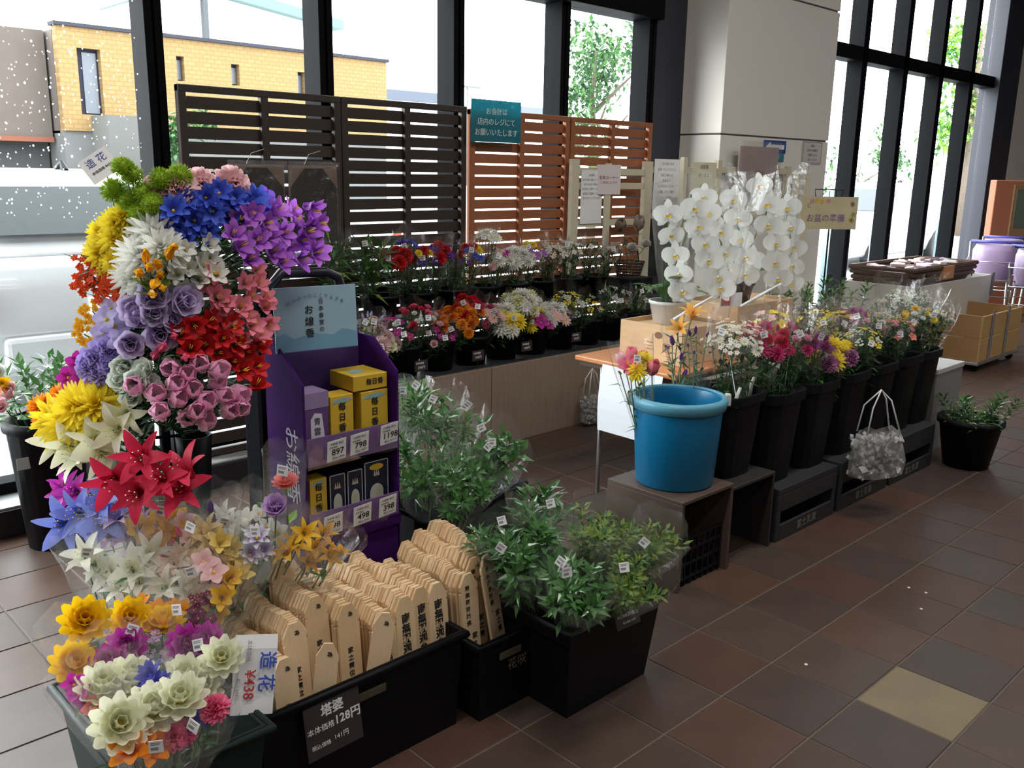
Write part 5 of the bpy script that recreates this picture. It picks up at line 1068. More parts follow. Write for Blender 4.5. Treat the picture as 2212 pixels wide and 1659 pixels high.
def hanging_bag(label, top, w, h, loop, seed, ang=0, wid=1.0):
    rr = random.Random(seed); t = thing('carrier_bag', label, 'bag', top, ang, 'clear bags of waste')
    mb = MB(); n = 14; rings = ((0, .75, .7), (-h * .25, .95, .95), (-h * .65, 1.1, 1.05), (-h * .95, 1.02, .9), (-h, .8, .6))
    for i, (z, a, b) in enumerate(rings):
        for j in range(n): q = 2 * PI * j / n; f = 1 + rr.uniform(-.07, .07); mb.v.append((w * wid * a * f * math.cos(q), w * .6 * b * f * math.sin(q), z + (rr.uniform(-.02, .02) if i == 0 else 0))); mb.t.append(0)
    for i in range(4):
        for j in range(n): mb.f.append([i * n + j, i * n + (j + 1) % n, (i + 1) * n + (j + 1) % n, (i + 1) * n + j]); mb.m.append(0)
    mb.f.append([4 * n + j for j in range(n)]); mb.m.append(0)
    mb.build('bag_body', BAGM, t, True)
    lum = MB()
    for k in range(260):
        p = Vector((rr.uniform(-.85, .85) * w * wid, rr.uniform(-.8, .8) * w * .55, -h * rr.uniform(.12, .97))); d = Vector((rr.gauss(0, 1), rr.gauss(0, 1), rr.gauss(0, 1))).normalized(); e = d.orthogonal().normalized(); s = w * rr.uniform(.08, .2)
        lum.add([p + d * s, p + e * s, p - d * s, p - e * s, p + d.cross(e) * s * .6, p - d.cross(e) * s * .6], [(0, 1, 4), (1, 2, 4), (2, 3, 4), (3, 0, 4), (1, 0, 5), (2, 1, 5), (3, 2, 5), (0, 3, 5)])
    tag(lum.build('crumpled_wraps', mat('white_film', (.62, .63, .64), .4, .06, trans=.3), t), kind='stuff')
    for s in (-1, 1):
        MB().tube([(-w * wid * .7, s * w * .3, -.01), (-w * wid * .55, s * w * .25, loop * .6), (-w * .1, 0, loop), (w * .25, s * w * .15, loop * .75), (w * wid * .65, s * w * .3, -.01)], .004, 6).build('handle', WHITE, t, True)
counter()

# ------------------------------------------------------------------ cream notice rack, pillar signs, standing signs
def notices():
    CR_ = mat('cream_wood', (.58, .54, .4), .6, .08, 5); 
    def rack(label, y, posts, bays):
        t = thing('notice_rack', label, 'rack', (posts[0][0], y, 0), 0, 'cream notice racks'); x_ = posts[0][0]
        for x, z, wd in posts: MB().cbox(x - x_ - wd, x - x_ + wd, -.018, .018, 0, z, .003).build('post', CR_, t)
        for a, b, zs in bays:
            for z in zs: MB().cbox(a - x_, b - x_, -.012, .012, z - .022, z + .022, .002).build('rail', CR_, t)
    rack('cream wooden rack standing against the red-brown slatted panels', 4.235, ((4.63, 1.69, .035), (5.42, 1.69, .045), (5.86, 1.7, .03)), ((4.665, 5.375, (1.61, 1.515, 1.26)), (5.465, 5.83, (1.63, 1.3))))
    rack('cream wooden rack of notices standing before the pillar', 3.95, ((5.47, 1.72, .022), (5.9, 1.71, .025), (6.9, 1.68, .03)), ((5.49, 5.875, (1.63, 1.3)), (5.925, 6.87, (1.64, 1.3))))
    YW = mat('cream_paper', (.72, .68, .5), .7, .03); RS = mat('red_seal', (.5, .08, .06), .6)
    def sheet(label, x, z, w, h, m, lines, y=3.935, seal=False, ink=GREYINK, size=.02):
        q = thing('notice_sheet', label, 'notice', (x, y, z), 0, 'notices on the cream rack'); MB().box(-w / 2, w / 2, -.001, .001, -h / 2, h / 2).build('paper', m, q)
        for i, s in enumerate(lines): text(s, size, T(0, -.0016, h / 2 - .035 - i * size * 1.7) @ FACE_Y, ink, q)
        if seal: MB().prism([(w * .25 + .03 * math.cos(i * PI / 6), -h * .15 + .03 * math.sin(i * PI / 6)) for i in range(12)], -.0016, -.001).build('seal', RS, q)
    sheet('white typed notice on the left bay of the cream rack', 4.79, 1.44, .22, .36, WHITE, ('お客様へ', 'お花の取り扱いについて', '切り花は水を替えて', 'お早めにお飾りください', '返品はご遠慮ください', 'ありがとうございます'), size=.018, y=4.215)
    sheet('white typed notice in the second bay of the rack', 5.63, 1.5, .31, .42, WHITE, ('ご注文承ります', '花束 アレンジメント', '供花 お祝い花', '係員まで', 'お声かけください', 'お渡し日をご指定', 'いただけます'), size=.024, y=4.215)
    sheet('cream notice with red seal in the third bay', 5.7, 1.51, .31, .36, YW, ('胡蝶蘭', '承ります'), seal=True, size=.035)
    sheet('long cream poster on the last bay beside the orchids', 7.2, 1.32, .3, .62, YW, ('お供え', '花束', '各種'), seal=True, size=.05, y=3.98)
    q = thing('clear_leaflet_bag', 'clear bag of leaflets above the orchids on the rack', 'bag', (6.4, 3.92, 1.66)); MB().box(-.28, .28, -.004, .004, -.16, .16).build('leaflet', mat('pinkish_card', (.4, .32, .3), .6, .15, 8), q)
    mb = MB(); mb.box(-.31, .31, -.012, -.011, -.18, .2); mb.build('film', clear_mat('bag_film', .05), q); text('ご案内', .06, T(0, -.006, -.05) @ FACE_Y, mat('faded_red', (.35, .12, .12), .6), q)
    # pillar signs
    a = thing('arrow_sign', 'blue sign with white left arrow on the pillar', 'sign', (6.75, 3.997, 1.83)); MB().box(-.17, .17, -.002, .0, -.05, .05).build('plate', mat('sign_blue', (.02, .07, .3), .4, .05), a)
    MB().prism([(-.14, 0), (-.07, .038), (-.07, .018), (.14, .018), (.14, -.018), (-.07, -.018), (-.07, -.038)], -.004, -.002).build('arrow', WHITE, a)
    a = thing('small_label', 'small teal label below the blue arrow sign', 'sign', (6.8, 3.997, 1.745)); MB().box(-.1, .1, -.002, 0, -.03, .03).build('plate', mat('teal_plate', (.02, .2, .28), .4), a); text('レジ', .035, T(0, -.0028, 0) @ FACE_Y, WHITE, a)
    a = thing('framed_notice', 'white framed notice at the pillar right edge', 'notice', (7.355, 3.996, 1.795)); MB().cbox(-.165, .165, -.003, .0, -.09, .1, .001).build('paper', mat('greyish_paper', (.55, .54, .5), .7), a)
    mb = MB()
    for x0, x1, z0, z1 in ((-.155, .155, .088, .093), (-.155, .155, -.083, -.078), (-.155, -.15, -.08, .09), (.15, .155, -.08, .09)): mb.box(x0, x1, -.0042, -.003, z0, z1)
    mb.build('printed_border', mat('mauve_ink', (.25, .15, .22), .6), a)
    for i, s in enumerate(('お願い', '店内での撮影は', 'ご遠慮ください', 'ご協力ください')): text(s, .026, T(0, -.0042, .06 - i * .038) @ FACE_Y, GREYINK, a)
    # white sign on cream post
    p = AY(1313, 388, 4.19); t = thing('post_sign', 'white sign with red lettering on a cream post before the rack', 'sign', (p.x, p.y, 0), -.5)
    MB().cbox(-.022, .022, -.012, .012, .785, p.z + .11, .002).build('post', CR_, t); MB().box(-.088, .088, -.018, -.014, p.z - .1, p.z + .1).build('board', mat('faint_pink_white', (.72, .66, .67), .5, .03), t)
    text('生花コーナー', .024, T(0, -.019, p.z + .012) @ FACE_Y, mat('faded_red', (.35, .12, .12), .6), t, bold=.0005); text('ご自由にどうぞ', .018, T(0, -.019, p.z - .02) @ FACE_Y, MATS['faded_red'], t)
    MB().cbox(-.06, .06, -.05, .05, .781, .79, .003).build('foot', CR_, t)
    # festival sign stand
    p = A(1788, 461, 6.9); t = thing('sign_stand', 'cream sign board with purple lettering on a thin black stand', 'sign', (p.x, p.y, 0), -.62)
    MB().box(-.215, .215, -.012, -.008, p.z - .11, p.z + .115).build('board', mat('beige_print', (.5, .44, .27), .6, .2, 9), t)
    text('お盆の準備', .058, T(-.02, -.0135, p.z - .035) @ FACE_Y, mat('purple_ink', (.2, .12, .27), .6), t, bold=.0004); text('と', .04, T(-.15, -.0135, p.z + .055) @ FACE_Y, MATS['purple_ink'], t)
    rr = random.Random(8)
    for k in range(9):
        x, z = rr.choice(((rr.uniform(-.18, .18), rr.uniform(.06, .09)), (rr.uniform(.17, .19), rr.uniform(-.08, .08)))); MB().prism([(x + .018 * math.cos(i * 1.05), p.z + z + .018 * math.sin(i * 1.05)) for i in range(6)], -.0128, -.012).build('printed_flower', mat(('print_gold', 'print_rose', 'print_olive')[k % 3], ((.55, .36, .06), (.5, .25, .25), (.25, .27, .12))[k % 3], .6), t)
    MB().tube([(.02, 0, .02), (.02, 0, p.z + .1)], .006, 6).build('pole', BLACKP, t); MB().lathe([(.14, 0), (.14, .012), (.01, .02)], 16, cap0=True).build('base', BLACKP, t, True)
    mb = MB(); mb.tube([(-.1, 0, p.z + .11), (-.11, 0, p.z + .165), (.1, 0, p.z + .165), (.09, 0, p.z + .11)], .004, 5)
    for x in (-.05, 0, .05): mb.tube([(x, 0, p.z + .11), (x, 0, p.z + .165)], .002, 4)
    mb.build('wire_clip', BLACKP, t)
notices()

# ------------------------------------------------------------------ orange table with orchids
def table():
    t = thing('folding_table', 'table with orange wood top and thin grey legs', 'table', (4.08, 2.71, 0))
    MB().cbox(-.71, .75, -.3, .33, .675, .7, .006).build('table_top', mat('orange_veneer', (.52, .2, .06), .35, .15, 5, stretch=(1, 10, 10)), t)
    MB().box(-.69, .73, -.28, .31, .65, .675).build('apron', mat('apron_dark', (.06, .04, .03), .6), t)
    for x, y in ((-.69, .16), (.7, -.26), (-.66, -.25), (.7, .29)): MB().tube([(x, y, .66), (x, y, 0)], .011, 8).build('leg', SILVER, t, True)
    # white sheet clipped to the table edge
    q = thing('white_board', 'plain white sheet hanging from the orange table edge', 'sheet', (3.345, 2.66, .69))
    mb = MB(); n = 6
    for i in range(n + 1):
        z = -.33 * i / n; b = -.015 * math.sin(i / n * PI) - .02 * i / n
        mb.v += [(b, .17, z), (b - .004, -.2, z * (1.0)), (b + .002, .17, z), (b - .002, -.2, z)]; mb.t += [0] * 4
    for i in range(n): k = 4 * i; mb.f += [[k, k + 1, k + 5, k + 4], [k + 2, k + 6, k + 7, k + 3], [k, k + 4, k + 6, k + 2], [k + 1, k + 3, k + 7, k + 5]]; mb.m += [0] * 4
    mb.build('sheet', mat('cool_white', (.68, .72, .78), .6, .03), q); MB().cbox(-.012, .018, -.03, .03, -.02, .02, .004).build('clip', BLACKP, q)
    PLY = mat('pale_wood_box', (.6, .4, .22), .55, .12, 4, stretch=(1, 1, 12)); BRN = mat('brown_stamp', (.2, .1, .05), .7)
    def wbox(label, x0, x1, y0, y1, z0, z1):
        cx, cy = (x0 + x1) / 2, (y0 + y1) / 2; b = thing('wooden_box', label, 'box', (cx, cy, z0), 0, 'wooden orchid boxes'); hx, hy, H = (x1 - x0) / 2, (y1 - y0) / 2, z1 - z0
        for s in (-1, 1):
            MB().cbox(s * hx - .006, s * hx + .006, -hy, hy, 0, H, .0015, seg=1).build('side', PLY, b); MB().cbox(-hx, hx, s * hy - .006, s * hy + .006, 0, H, .0015, seg=1).build('side', PLY, b)
        MB().box(-hx, hx, -hy, hy, H - .03, H - .02).build('lid', PLY, b); return b, hx, hy, H
    b, hx, hy, H = wbox('pale wooden box with brown stamp under the left orchid', 3.55, 3.93, 2.51, 2.89, .701, .885)
    text('三', .05, T(-hx - .0068, .0, .075) @ FACE_X, BRN, b); text('園', .05, T(-hx - .0068, -.1, .075) @ FACE_X, BRN, b)
    MB().prism([(.025 * math.cos(i * PI / 4), .018 * math.sin(i * PI / 4)) for i in range(8)], -.0004, .0004).build('stamp', BRN, b, M=T(-hx - .0065, -.05, .135) @ Matrix.Rotation(-PI / 2, 4, 'Z'))
    b, hx, hy, H = wbox('larger pale wooden box with a round hole under the right orchid', 4.165, 4.715, 2.6, 2.97, .701, .93)
    MB().lathe([(0, 0), (.026, 0), (.026, .002)], 18).build('hole', mat('dark_hole', (.02, .01, .008), .9), b, M=T(.07, -hy - .0055, .15) @ Matrix.Rotation(PI / 2, 4, 'X'))
    OW = K((.78, .8, .76), (.84, .85, .84), 'y')
    def orchid(label, potc, r, cols, seed, colour, leaves):
        rr = random.Random(seed); t = thing('potted_orchid', label, 'orchid', potc, 0, 'potted white moth orchids'); base = Vector(potc)
        MB().lathe([(r * .75, 0), (r * .98, .1), (r * 1.04, .1), (r * 1.04, .115), (r * .94, .115), (r * .9, .09)], 24, cap0=True).build('pot', colour, t, True)
        MB().lathe([(0, .1), (r * .5, .108), (r * .93, .098)], 18).build('moss', mat('moss', (.06, .08, .03), .9, .4, 60), t, True)
        for a, L, up in leaves:
            mb = MB(); mb.petal(L, .085, a, .55, 1.5 + up, .01, .1, .25, 0, 7); mb.build('leaf', LEAFG, t, True)
        for ci, (pts, d) in enumerate(cols):
            P = [A(px, py, d) for px, py in pts]
            start = base + Vector((rr.uniform(-.03, .03), rr.uniform(-.03, .03), .1)); top = P[0] + Vector((.02, .03, .03)); far = Vector((.68, .7, 0)) * .035
            path = [start - base, (start.lerp(top, .55) + far * 2 + Vector((0, 0, .06))) - base, top + far + Vector((0, 0, .03)) - base] + [p + far - base for p in P[1:]]
            MB().tube(path, .0035, 6).build('flower_stem', STEM, t, True)
            for p in P:
                d_ = (Vector((0, 0, HC)) - p).normalized() + Vector((rr.gauss(0, .2), rr.gauss(0, .2), rr.uniform(-.3, .1)))
                bloom(t, base, 'orchid', OW, p, d_, .14 * rr.uniform(.95, 1.06), rr)
        cen = Vector()
        n_ = 0
        for pts, d in cols:
            for px, py in pts: cen += A(px, py, d); n_ += 1
        cen /= n_
        return t, cen
    WP_ = mat('white_ceramic', (.75, .76, .76), .3, .03)
    t, c = orchid('white moth orchid in white pot on the stamped wooden box', (3.75, 2.75, .866), .1,
        [([(1443, 462), (1448, 506), (1460, 550), (1467, 592), (1474, 628)], 4.5), ([(1500, 448), (1508, 488), (1524, 526), (1532, 562), (1552, 598), (1558, 622)], 4.55), ([(1528, 460), (1555, 500), (1566, 545), (1572, 582)], 4.78)], 1, WP_, ((2.6, .22, 0), (3.3, .26, .2), (4.4, .26, .1), (5.2, .2, .3), (1.2, .2, .2), (3.9, .3, -.2)))
    sleeve(t, (3.75, 2.75, .866), c + Vector((0, 0, -.34)), c + Vector((0, 0, .33)), .16, .24, random.Random(2), n=18, rise=.06)
    t, c = orchid('white moth orchid on the wooden box with the round hole', (4.42, 2.79, .91), .1,
        [([(1583, 430), (1595, 472), (1603, 515), (1611, 555), (1610, 592)], 4.95), ([(1640, 400), (1658, 440), (1660, 485), (1676, 526), (1676, 566), (1680, 600)], 5.0), ([(1700, 448), (1708, 490), (1714, 532), (1714, 572), (1705, 610)], 5.12), ([(1520, 425), (1625, 560)], 5.16)], 5, mat('dark_pot', (.05, .05, .06), .5), ((2.8, .22, 0), (4.2, .24, .1), (5.4, .24, .2), (.6, .2, .2)))
    sleeve(t, (4.42, 2.79, .91), c + Vector((0, 0, -.3)), c + Vector((0, 0, .33)), .15, .2, random.Random(3), n=18, rise=.06)
    q = thing('gift_card', 'small white card with red print standing between the orchids', 'card', A(1568, 645, 4.7), -.5); MB().box(-.03, .09, -.001, .001, -.04, .03).build('card', WHITE, q); MB().box(-.025, .025, -.002, -.001, -.035, .025).build('red_print', RSD, q)
    for i, (a, b_) in enumerate((((1600, 662), (1688, 612)), ((1455, 690), (1540, 640)))):
        p0, p1 = A(a[0], a[1], 4.55 - .15 * i), A(b_[0], b_[1], 4.6 - .15 * i); o = MB().tube([p0, p0.lerp(p1, .5), p1], [.007, .008, .004], 8).build('support_rod', WHITE, None, True)
        tag(o, ('white support rod lying across the box with the round hole', 'white support rod lying across the stamped box')[i], 'rod', 'white support rods')
RSD = mat('card_red', (.5, .05, .06), .5)
table()

# ------------------------------------------------------------------ blue bucket row
def bucket_row():
    DW = mat('dark_crate_wood', (.075, .048, .036), .6, .3, 6, stretch=(1, 1, 14)); GC = mat('grey_crate', (.03, .03, .032), .55, .15, spec=.2)
    t = thing('wooden_stand_box', 'dark brown wooden box under the blue bucket', 'box', (2.93, 2.09, 0))
    MB().cbox(-.175, .175, -.19, .19, .362, .378, .002, seg=1).build('top', DW, t); MB().cbox(-.175, -.16, -.19, .19, 0, .362, .002, seg=1).build('side', DW, t); MB().cbox(.16, .175, -.19, .19, 0, .362, .002, seg=1).build('side', DW, t); MB().cbox(-.16, .16, .17, .19, 0, .362, .002, seg=1).build('back', DW, t)
    t = thing('basket_crate', 'black mesh crate inside the dark brown box', 'crate', (2.93, 2.09, 0)); MB().box(-.14, .14, -.16, .15, 0, .012).build('floor', BLACKP, t)
    mb = MB()
    for i in range(8): x = -.14 + .04 * i; mb.box(x - .004, x + .004, -.165, -.158, 0, .2)
    for z in (.03, .09, .15, .2): mb.box(-.145, .145, -.166, -.157, z - .005, z + .005)
    mb.build('grille', BLACKP, t)
    t = thing('wooden_stand_box', 'black wooden box with open front beside the brown one', 'box', (3.28, 2.1, 0)); BW = mat('black_wood', (.02, .018, .018), .55, .2)
    MB().cbox(-.17, .17, -.19, .19, .335, .35, .002, seg=1).build('top', BW, t)
    for x in (-.17, .156): MB().cbox(x, x + .014, -.19, .19, 0, .335, .002, seg=1).build('side', BW, t)
    MB().box(-.156, .156, .17, .19, 0, .335).build('back', BW, t)
    for i, (x0, x1) in enumerate(((3.5, 4.04), (4.08, 4.62), (4.66, 5.2))):
        cx = (x0 + x1) / 2; h = (x1 - x0) / 2; t = thing('bottle_crate', 'grey plastic crate laid as a stand under the black buckets, %s from the blue bucket' % ORD_[i], 'crate', (cx, 2.15, 0), 0, 'grey crates under the buckets')
        MB().cbox(-h, h, -.24, .24, .22, .25, .004).build('top', GC, t)
        for s in (-1, 1): MB().cbox(s * h - .015 * (1 + s), s * h + .015 * (1 - s), -.24, .24, 0, .22, .004).build('end', GC, t)
        MB().cbox(-h + .03, h - .03, -.24, -.225, .14, .22, .003).build('upper_band', GC, t); MB().cbox(-h + .03, h - .03, -.24, -.225, 0, .075, .003).build('lower_band', GC, t); MB().box(-h + .03, h - .03, -.15, .2, 0, .2).build('inner', BLACKP, t)
        text('富士乳業', .045, T(.0, -.2415, .037) @ FACE_Y, mat('crate_print', (.16, .16, .16), .7), t)
    # blue bucket
    BL = mat('blue_plastic', (.004, .17, .36), .32, .05, 3, spec=.5, trans=.1); r0, r1, H = .158, .178, .36
    t = thing('pail', 'big bright blue plastic bucket on the dark brown box', 'bucket', (2.945, 2.085, .378))
    MB().lathe([(.0, 0), (r0 - .008, 0), (r0, .008), (r1, H - .05), (r1, H - .045), (r1 - .004, H), (r1 - .008, H - .01), (r1 - .012, H - .05), (r0 - .008, .02), (0, .016)], 48).build('body', BL, t, True)
    MB().lathe([(r1, H - .045), (r1 + .012, H - .042), (r1 + .018, H - .012), (r1 + .014, H + .002), (r1 - .004, H + .004), (r1 - .006, H - .01)], 48).build('rim', mat('pale_blue_rim', (.1, .33, .46), .4, .06, 4), t, True)
    for s in (1, -1):
        MB().cbox(-.012, .012, -.014, .014, -.03, .02, .005).build('handle_lug', mat('lug_white', (.6, .6, .58), .5), t, M=T(.72 * s * (r1 + .02), -.69 * s * (r1 + .02), H - .01) @ Matrix.Rotation(-.767, 4, 'Z'))
    b0 = Vector((2.945, 2.085, .4))
    bouquet('pink alstroemeria and yellow chrysanthemum bouquet in the blue bucket', 'bouquets beside the blue bucket', b0 + Vector((-.08, .06, .0)), A(1370, 795, 3.62), .075, [('tulip', SPK, 1.2), ('trum', HPK, 1.2), ('mum', LEM, 1.15), ('tulip', PNK, 1.1), ('mum', LEM, 1), ('carn', DPK, .7), ('bud', LEM, .4)], 8, .072, 61, over=.12, tags=1)
    pot('black square bucket behind the blue bucket', 'black buckets on the stands', 3.28, 2.1, .35, .15, .36, sq=.6)
    bouquet('orange lily and violet lisianthus bouquet behind the blue bucket', 'bouquets beside the blue bucket', (3.24, 2.2, .38), A(1495, 745, 3.85), .11, [('bud', DPU, .7)], 7, .05, 62, nleaf=10, lm=(LEAFD, LEAF), over=.12, tags=0)
    q = bpy.data.objects['wrapped_bouquet'] if False else None
    rr = random.Random(5)
    t = thing('orange_lily_stem', 'orange lily stem with purple buds rising beside the stamped box', 'flowers', (3.2, 2.3, .4)); b = Vector((3.2, 2.3, .4)); P = []
    for px, py, k, c, s, d in ((1497, 672, 'lily', K((.8, .36, .05), (.88, .5, .12), 'd'), .13, (-.2, -.2, 1)), (1466, 706, 'lily', K((.8, .36, .05), (.88, .5, .12), 'd'), .11, (-.8, -.1, .6)), (1452, 735, 'bud', DPU, .07, (-.5, -.2, .8)), (1472, 770, 'bud', DPU, .065, (-.5, -.4, .7)), (1480, 805, 'bud', DPU, .06, (-.3, -.5, .6))):
        p = A(px, py, 3.85); P.append(p); bloom(t, b, k, c, p, d, s, rr)
    stems_and_leaves(t, b, b, P, 9, .07, .022, (LEAFD, LEAF), rr)
    # front buckets
    xs = [3.62, 3.95, 4.27, 4.59, 4.9, 5.16]
    for i, x in enumerate(xs): pot('black square flower bucket in the front row, %s after the blue bucket' % ORD_[i], 'black buckets on the stands', x, 2.1, .25, .155, .42, sq=.6)
    # bucket bail with white ends
    t = thing('wire_bail', 'thin wire bail with white end knots on the black bucket', 'handle', (3.28, 2.1, .72)); MB().tube([(-.1, -.13, 0), (-.02, -.02, .2), (.12, -.06, .01)], .0015, 4).build('wire', WHITE, t)
    for x, y in ((-.1, -.13), (.12, -.06)): MB().tube([(x, y, -.05), (x + .01, y, 0), (x + .03, y, .03)], [.012, .008, .007], 6).build('knot', mat('lug_white', (.6, .6, .58), .5), t, True)
    GW = K((.7, .74, .6), (.78, .8, .7), 'g'); HPW = K((.75, .2, .4), (.8, .45, .55))
    S = [(1590, 740, 2.12, .1, [('daisy', WHT, .6), ('spray', WHT, 1)], 9, .06, 'white daisy'), (1648, 735, 2.15, .1, [('mum', DPK, .9), ('carn', CRIM, .7), ('bud', ORG, .5)], 9, .06, 'crimson chrysanthemum'), (1668, 700, 2.4, .09, [('bloss', LEM, .7), ('bloss', PNK, .7)], 6, .06, 'yellow blossom'),
         (1702, 735, 2.2, .1, [('mum', DPK, .8), ('rose', HPW, .7), ('bud', SPK, .6)], 9, .055, 'crimson and rose'), (1745, 745, 2.12, .09, [('rose', WHT, .7), ('mum', K((.3, .03, .2)), .9), ('bud', MAG, .6)], 8, .06, 'white and plum'),
         (1795, 772, 2.05, .09, [('mum', LEM, 1.1), ('carn', K((.5, .2, .4)), .9)], 7, .07, 'yellow and mauve chrysanthemum'), (1760, 695, 2.5, .09, [('spray', LEM, .8), ('bud', GW, .7)], 7, .05, 'primrose spray'),
         (1812, 705, 2.4, .09, [('spray', LEM, .9), ('bud', WHT, .6), ('mum', LEM, .5)], 8, .05, 'pale yellow spray'), (1840, 695, 2.35, .08, [('mum', MAG, .8), ('bloss', HPW, .7)], 8, .05, 'magenta chrysanthemum'), (1862, 735, 2.1, .1, [('spray', LEM, .7), ('spray', MINT, .7)], 10, .045, 'yellow-dotted leafy'),
         (1895, 700, 2.3, .09, [('spray', GW, .8), ('bud', LEM, .5)], 8, .05, 'greenish white spray'), (1935, 660, 2.5, .1, [('spray', GW, .9), ('spray', MINT, .7)], 8, .055, 'tall mint white spray'), (1935, 715, 2.1, .09, [('bloss', CORAL, .7), ('rose', HPW, .6), ('spray', LEM, .6)], 9, .05, 'coral and rose'),
         (1975, 690, 2.2, .09, [('mum', YEL, .8), ('rose', MINT, .7), ('spray', GW, .6)], 8, .05, 'mint and amber'), (1990, 655, 2.4, .09, [('spray', WHT, .8), ('spray', GW, .9)], 8, .055, 'misty white spray'), (2020, 690, 2.05, .09, [('mum', LEM, .6), ('rose', WHT, .7), ('bud', MINT, .7)], 7, .05, 'leaning white and yellow')]
    for i, (px, py, Y, r, it, n, s, wd) in enumerate(S):
        Y = 2.02 + (Y - 2.05) * .45; c = AY(px, py, Y); root = Vector((min(5.15, c.x), min(Y + .03, 2.2), .45)); bouquet('%s bouquet in the black bucket row, %s after the blue bucket' % (wd, ORD_[i]), 'wrapped bouquets in the bucket row', root, c, r * 1.1, it, n + 4, s * 1.2, 600 + i, nleaf=24, L=.06, Wd=.02, lm=(LEAFD, LEAF), wrap=1.2, tags=1, over=.13)
    tl = thing('white_tag', 'blank white tag card tilted over the crimson bouquets', 'tag', A(1668, 782, 4.3), -.5); MB().box(-.045, .045, -.001, .001, -.014, .014, M=Matrix.Rotation(.45, 4, 'Y') @ Matrix.Rotation(-.5, 4, 'X')).build('card', WHITE, tl)
    hanging_bag('clear bag stuffed with crumpled white wraps hanging on the bucket row', Vector((4.2, 1.8, .42)), .135, .235, .2, 9, -.5)
    # grey box, right-hand pot, greens tray
    t = thing('storage_box', 'grey cardboard box at the end of the bucket row', 'box', (5.62, 2.2, 0)); GB_ = mat('grey_cardboard', (.22, .22, .22), .6, .08)
    MB().cbox(-.2, .2, -.18, .2, 0, .5, .003).build('body', GB_, t); MB().cbox(-.205, .205, -.185, .205, .48, .51, .003).build('lid', mat('pale_lid', (.5, .5, .5), .5), t)
    t = thing('plant_pot', 'black pot of dark greens standing alone on the tiles at right', 'pot', (5.36, 1.78, 0)); MB().lathe([(.12, 0), (.165, .25), (.178, .25), (.178, .28), (.155, .28), (.12, .03)], 24, cap0=True).build('body', BLACKP, t, True)
    rr = random.Random(3)
    for i in range(13):
        a = i * 2.4; r = .13 * math.sqrt((i + .5) / 13); d = Vector((math.cos(a) * r * 3.5, math.sin(a) * r * 3.5, 1)); put('sprig', sprig('glossy' if i % 3 else 'pale', i % 4), t, M=T(math.cos(a) * r, math.sin(a) * r, .2) @ d.to_track_quat('Z', 'Y').to_matrix().to_4x4() @ Matrix.Rotation(a, 4, 'Z') @ Matrix.Scale(rr.uniform(.75, 1.1) * (1.35 if i == 2 else 1), 4))
    t = thing('planter_tray', 'black planter of upright greens behind the wooden box', 'planter', (5.25, 2.72, 0)); MB().taper(-.3, .3, -.2, .2, .62, .78, .02).build('body', BLACKP, t); MB().box(-.3, .3, -.2, .2, 0, .62).build('stand', BLACKP, t)
    for i in range(26):
        x, y = rr.uniform(-.26, .26), rr.uniform(-.17, .17); d = Vector((x * .8, y * .8, 1)); put('sprig', sprig('pale' if i % 2 else 'loose', i % 4), t, M=T(x, y, .7) @ d.to_track_quat('Z', 'Y').to_matrix().to_4x4() @ Matrix.Rotation(i, 4, 'Z') @ Matrix.Scale(rr.uniform(.8, 1.25), 4))
    # dried flower basket
    p = AY(1358, 578, 4.08); t = thing('dried_flower_basket', 'dark wicker basket of dried brown and white blooms by the counter', 'basket', (p.x, p.y, p.z - .06)); b = Vector(t.location)
    mb = MB()
    for k in range(6): mb.tube([(.08 + .006 * k) * Vector((math.cos(a * PI / 8), math.sin(a * PI / 8), 0)) + Vector((0, 0, .02 * k)) for a in range(16)], .006, 5, closed=True)
    for a in range(12): mb.tube([Vector((.08 * math.cos(a * PI / 6), .08 * math.sin(a * PI / 6), 0)), Vector((.11 * math.cos(a * PI / 6), .11 * math.sin(a * PI / 6), .11))], .004, 5)
    mb.build('wicker_body', mat('dark_wicker', (.05, .035, .025), .7), t, True)
    MB().tube([(-.11, 0, .1), (-.08, 0, .22), (0, 0, .27), (.08, 0, .22), (.11, 0, .1)], .006, 6).build('handle', MATS['dark_wicker'], t, True)
    DR = K((.25, .17, .12), (.45, .36, .28), 'd'); P = []
    for px, py, k, c, s in ((1340, 490, 'tulip', DR, .14), (1380, 485, 'tulip', K((.5, .42, .34), (.62, .55, .48)), .15), (1365, 540, 'rose', K((.6, .55, .5)), .12), (1395, 530, 'rose', K((.62, .58, .53)), .1), (1330, 535, 'bloss', DR, .1)):
        q = AY(px, py, 4.06); P.append(q); bloom(t, b, k, c, q, (-.4, -.4, .7), s, rr)
    stems_and_leaves(t, b, b + Vector((0, 0, .05)), P, 3, .06, .02, (mat('dry_leaf', (.2, .14, .09), .7), LEAFD), rr)
    tag(MB().cbox(p.x - .13, p.x + .13, p.y - .12, p.y + .12, .781, p.z - .064, .005).build('basket_plinth', BLACKP), 'black plinth under the dried flower basket', 'plinth')
bucket_row()

